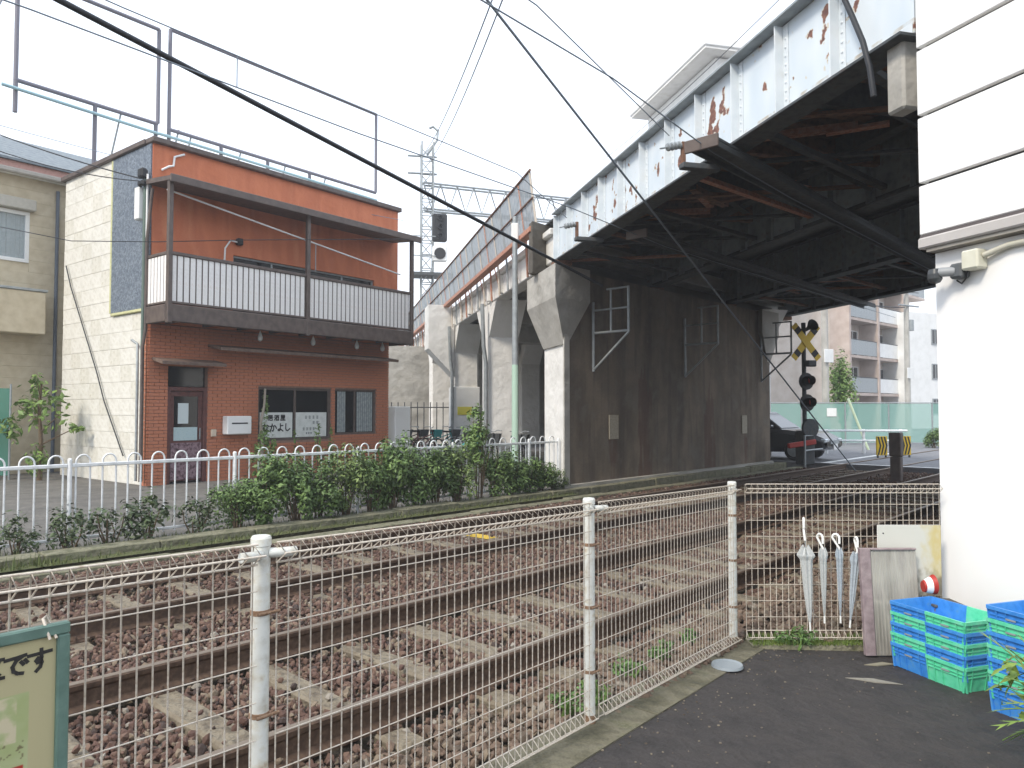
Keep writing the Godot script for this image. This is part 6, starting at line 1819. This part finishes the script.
	for q in [[2.06, 5.46, 1.0, "feathery green weed at the fence foot under the flared umbrella", -0.075], [1.02, 5.1, 0.75, "green weed on the stones behind the fence near the corner post", -0.04], [1.28, 5.42, 0.6, "green weed on the stones behind the fence near the corner post", -0.04], [0.72, 4.72, 0.7, "low weed on the stones behind the fence beside the middle post", -0.02], [0.48, 4.28, 0.95, "leafy weed behind the foot of the middle fence post", -0.02], [0.3, 4.15, 0.8, "leafy weed behind the foot of the middle fence post", -0.02]]:
		var w := thing("green_weed", q[3], "weed", W(q[0], q[4], q[1]), wk * 1.1, "weeds along the near fence")
		var m := MB.new()
		leaves(m, Vector3(0, 0.08 * q[2], 0), Vector3(0.17, 0.11, 0.13) * q[2], 300, 0.016, Color(0.06, 0.12, 0.03), Color(0.13, 0.23, 0.065), g, 14)
		part("foliage", m, M.leaf, w)
		part("stems", stems_mesh(40 + wk, 6, 0.14 * q[2], 0.1), M.leaf_stem, w)
		wk += 1
	# moss and grass tufts along the far kerb: uncountable
	var gm := MB.new()
	for e in 3600:
		var s := g.randf_range(0.0, 11.4); var n := g.randf_range(8.78, 9.06) if g.randf() < 0.6 else g.randf_range(9.28, 9.6)
		if s > 2.6 and n < 9.1 and g.randf() < 0.7: continue
		var p := T(s, 0.03 if n < 9.1 else 0.055, n)
		var d := Vector3(g.randf_range(-1, 1), 0, g.randf_range(-1, 1)).normalized() * 0.008
		var hh := g.randf_range(0.03, 0.10) * (1.5 if s < 2.4 else 1.0)
		gm.col = Color(0.06, 0.085, 0.025).lerp(Color(0.15, 0.17, 0.06), g.randf())
		gm.tri(p - d, p + d, p + Vector3(g.randf_range(-0.03, 0.03), hh, g.randf_range(-0.03, 0.03)))
	for e in 2600:
		var p := W(g.randf_range(1.75, 2.62), -0.056, g.randf_range(5.42, 5.66))
		var d := Vector3(g.randf_range(-1, 1), 0, g.randf_range(-1, 1)).normalized() * 0.004
		gm.col = Color(0.07, 0.12, 0.02).lerp(Color(0.18, 0.24, 0.05), g.randf())
		gm.tri(p - d, p + d, p + Vector3(g.randf_range(-0.015, 0.015), g.randf_range(0.01, 0.04), g.randf_range(-0.015, 0.015)))
	var go := one("grass", gm, M.leaf, "short green grass and moss along the kerbs and fence foot", "grass")
	go.set_meta("kind", "stuff")
	# grit and dead leaf crumbs on the asphalt: uncountable
	var gr := MB.new()
	for e in 500:
		var s := g.randf_range(1.5, 6.0); var n := 2.1 + 0.07 * s - absf(g.randfn()) * (0.25 if e % 3 else 1.1)
		if n < -0.6: continue
		var p := T(s, pave_y(s) + 0.002, n)
		var r := g.randf_range(0.002, 0.006)
		gr.col = [Color(0.16, 0.13, 0.10), Color(0.09, 0.07, 0.05), Color(0.22, 0.19, 0.14)][e % 3]
		gr.box(p, Vector3(r * 2, r, r * 1.5), Basis(Vector3.UP, g.randf() * TAU))
	var gro := one("grit", gr, M.stone, "scattered grit and crumbs on the dark asphalt along the kerb", "grit")
	gro.set_meta("kind", "stuff")
	# leafy potted plant at the pavement edge
	var pp := thing("potted_plant", "bright green feathery plant in a pot beside the taller crate stack", "plant", W(2.40, pave_y(3.9), 3.13))
	var pot := MB.new(); pot.lathe(Vector3.ZERO, [[0.0, 0], [0.1, 0], [0.13, 0.28], [0.14, 0.28], [0.14, 0.31], [0.12, 0.31], [0.0, 0.28]], 16)
	part("pot", pot, nm([h("6b3d2a"), h("7c4a34")], 0.03, 162, 2.0, 0.85, 0.2), pp)
	var fr := MB.new()
	for e in 80:
		var a := g.randf() * TAU
		var rr := g.randf_range(0.16, 0.36)
		var tip := Vector3(cos(a) * rr, g.randf_range(0.16, 0.72), sin(a) * rr); var b0 := Vector3(cos(a) * 0.03, 0.29, sin(a) * 0.03)
		var prev := b0
		for s in 7:
			var f := (s + 1) / 7.0
			var p := b0.lerp(tip, f) + Vector3(0, sin(f * PI) * 0.06, 0)
			fr.col = Color(0.14, 0.23, 0.04)
			fr.tube([prev, p], 0.0022, 4, -1.0, false)
			for sgn in [-1, 1]:
				var side = (p - prev).cross(Vector3.UP).normalized() * sgn
				fr.col = Color(0.14, 0.23, 0.04).lerp(Color(0.24, 0.34, 0.07), g.randf())
				var tp = p + side * 0.045 * (1.15 - f * 0.6) + (p - prev) * 1.2
				fr.otri(p - (p - prev) * 0.4, p + (p - prev) * 0.45, tp, p + Vector3(0, -1, 0))
			prev = p
	leaves(fr, Vector3(0, 0.45, 0), Vector3(0.36, 0.26, 0.36), 330, 0.045, Color(0.14, 0.23, 0.04), Color(0.24, 0.34, 0.07), g, 12)
	part("fronds", fr, M.leaf, pp)

# ---------------------------------------------------------------- wires
func sag(a: Vector3, b: Vector3, drop: float, n := 14) -> Array:
	var r := []
	for k in n + 1:
		var f := float(k) / n
		r.append(a.lerp(b, f) + Vector3(0, -drop * 4.0 * f * (1.0 - f), 0))
	return r

func cable(label: String, pts: Array, r: float, mat: Material, group := "", category := "cable"):
	var m := MB.new(); m.tube(pts, r, 6)
	one("overhead_" + category, m, mat, label, category, Vector3.ZERO, 0.0, group)

func build_wires():
	# contact and messenger wires of the two tracks
	var dir := Basis(Vector3.UP, BRIDGE_TURN)
	var a1 := W(1.0, 0, 14.6) + dir * Vector3(-5.97, 4.9, -0.6); var a2 := W(1.0, 0, 14.6) + dir * Vector3(-2.1, 4.9, -0.6)
	cable("thin contact wire above the near track passing under the girder", [T(-6, 4.85, 3.87), T(2, 4.75, 3.87), T(5.5, 4.68, 3.87), T(7.4, 4.48, 3.87), T(9.5, 4.42, 3.87), T(22, 4.42, 3.87)], 0.007, M.cable_grey, "", "wire")
	cable("thin messenger wire above the near track ending at the girder anchor", [T(-6, 5.6, 3.87), T(0, 5.15, 3.87), T(4.44, 4.93, 3.87), a1], 0.006, M.cable_grey, "", "wire")
	cable("thin contact wire above the far track passing under the girder", [T(-6, 4.9, 6.67), T(1.6, 4.80, 6.67), T(4.7, 4.67, 6.67), T(8.4, 4.6, 6.67), T(11, 4.45, 6.67), T(24, 4.42, 6.67)], 0.007, M.cable_grey, "", "wire")
	cable("thin messenger wire above the far track ending at the girder anchor", [T(-6, 5.7, 6.67), T(2.27, 5.09, 6.67), T(4.95, 4.95, 6.67), T(7.25, 4.84, 6.67), a2], 0.006, M.cable_grey, "", "wire")
	var dp := MB.new(); dp.tube([T(3.3, 5.03, 6.67), T(3.3, 4.73, 6.67)], 0.006, 5)
	one("wire_dropper", dp, M.cable_grey, "short dropper joining the two wires above the far track", "dropper")
	# thick cable to the pier
	cable("thick black cable slanting down to the pale bracket on the pier", sag(W(-5.4, 5.33, 3.5), W(1.75, 4.05, 14.25), 0.0), 0.027, M.cable)
	# guy wire to the ground by the crossing
	cable("long grey guy wire slanting from the sky to the ground by the crossing", [W(-1.65, 6.81, 5.8), W(9.04, 0.05, 19.55)], 0.016, M.cable_grey, "", "guy wire")
	# feeder wires of the viaduct
	cable("upper feeder wire running from the lattice mast towards the sky", sag(W(-4.6, 14.7, 37.5), W(0.2, 8.6, 10.0), 0.5), 0.016, M.cable_grey, "feeder wires at the mast", "wire")
	cable("lower feeder wire running from the lattice mast towards the sky", sag(W(-4.25, 14.4, 37.5), W(0.35, 8.6, 10.0), 0.5), 0.016, M.cable_grey, "feeder wires at the mast", "wire")
	cable("dark wire passing behind the girder to the tall white building", sag(W(8.2, 13.6, 19.0), W(5.7, 17.6, 47), 0.3), 0.014, M.cable, "", "wire")
	# service wires of the houses
	var hp := W(-7.65, 0.05, 15.6)
	var hb := Basis(Vector3.UP, HOUSE_TURN)
	var head := hp + hb * Vector3(-0.22, 6.5, -0.12)
	cable("dark service wire from the cable head over the slate roof", sag(W(-13.4, 8.55, 15.5), head, 0.15), 0.014, M.cable, "service wires at the brown house", "wire")
	cable("second dark service wire from the cable head over the slate roof", sag(W(-13.2, 8.2, 15.0), head + Vector3(0, -0.06, 0), 0.35), 0.011, M.cable, "service wires at the brown house", "wire")
	cable("thin wire crossing the front of the brown house at balcony height", [W(-12.2, 5.8, 15.0), W(-10.46, 5.39, 15), W(-9.0, 5.1, 15), W(-7.4, 5.15, 15.3), W(-5.88, 5.35, 16), W(-2.62, 6.07, 19)], 0.009, M.cable, "", "wire")
	cable("loose black lead hanging down the pale side wall of the brown house", [hp + hb * Vector3(-0.06, 5.15, -4.2), hp + hb * Vector3(-0.06, 4.6, -3.9), hp + hb * Vector3(-0.06, 2.5, -2.4), hp + hb * Vector3(-0.07, 1.8, -1.95), hp + hb * Vector3(-0.06, 0.6, -1.0)], 0.016, M.cable)
	cable("thin wire over the brown house parapet to the signal mast", sag(W(-13.6, 8.2, 14.0), hp + hb * Vector3(7.0, 7.0, 0.3), 0.2), 0.008, M.cable_grey, "", "wire")
	# hose on the pale girder
	cable("thick black hose hanging over the pale girder beside the white building", [W(2.78, 6.2, 6.75), W(2.88, 5.55, 6.5), W(2.94, 5.05, 6.28), W(2.95, 4.75, 6.12), W(2.97, 4.5, 6.05), W(3.0, 4.25, 6.05)], 0.024, M.cable, "", "hose")
	# wires beyond the crossing
	cable("dark wire under the overpass before the apartment block", sag(W(14.2, 8.6, 33.4), W(22.0, 8.2, 41.3), 0.5), 0.03, M.cable, "wires beyond the crossing", "wire")
	cable("second dark wire under the overpass beside the utility pole", sag(W(8.5, 6.9, 27), W(22.0, 7.4, 41.3), 0.4), 0.03, M.cable, "wires beyond the crossing", "wire")
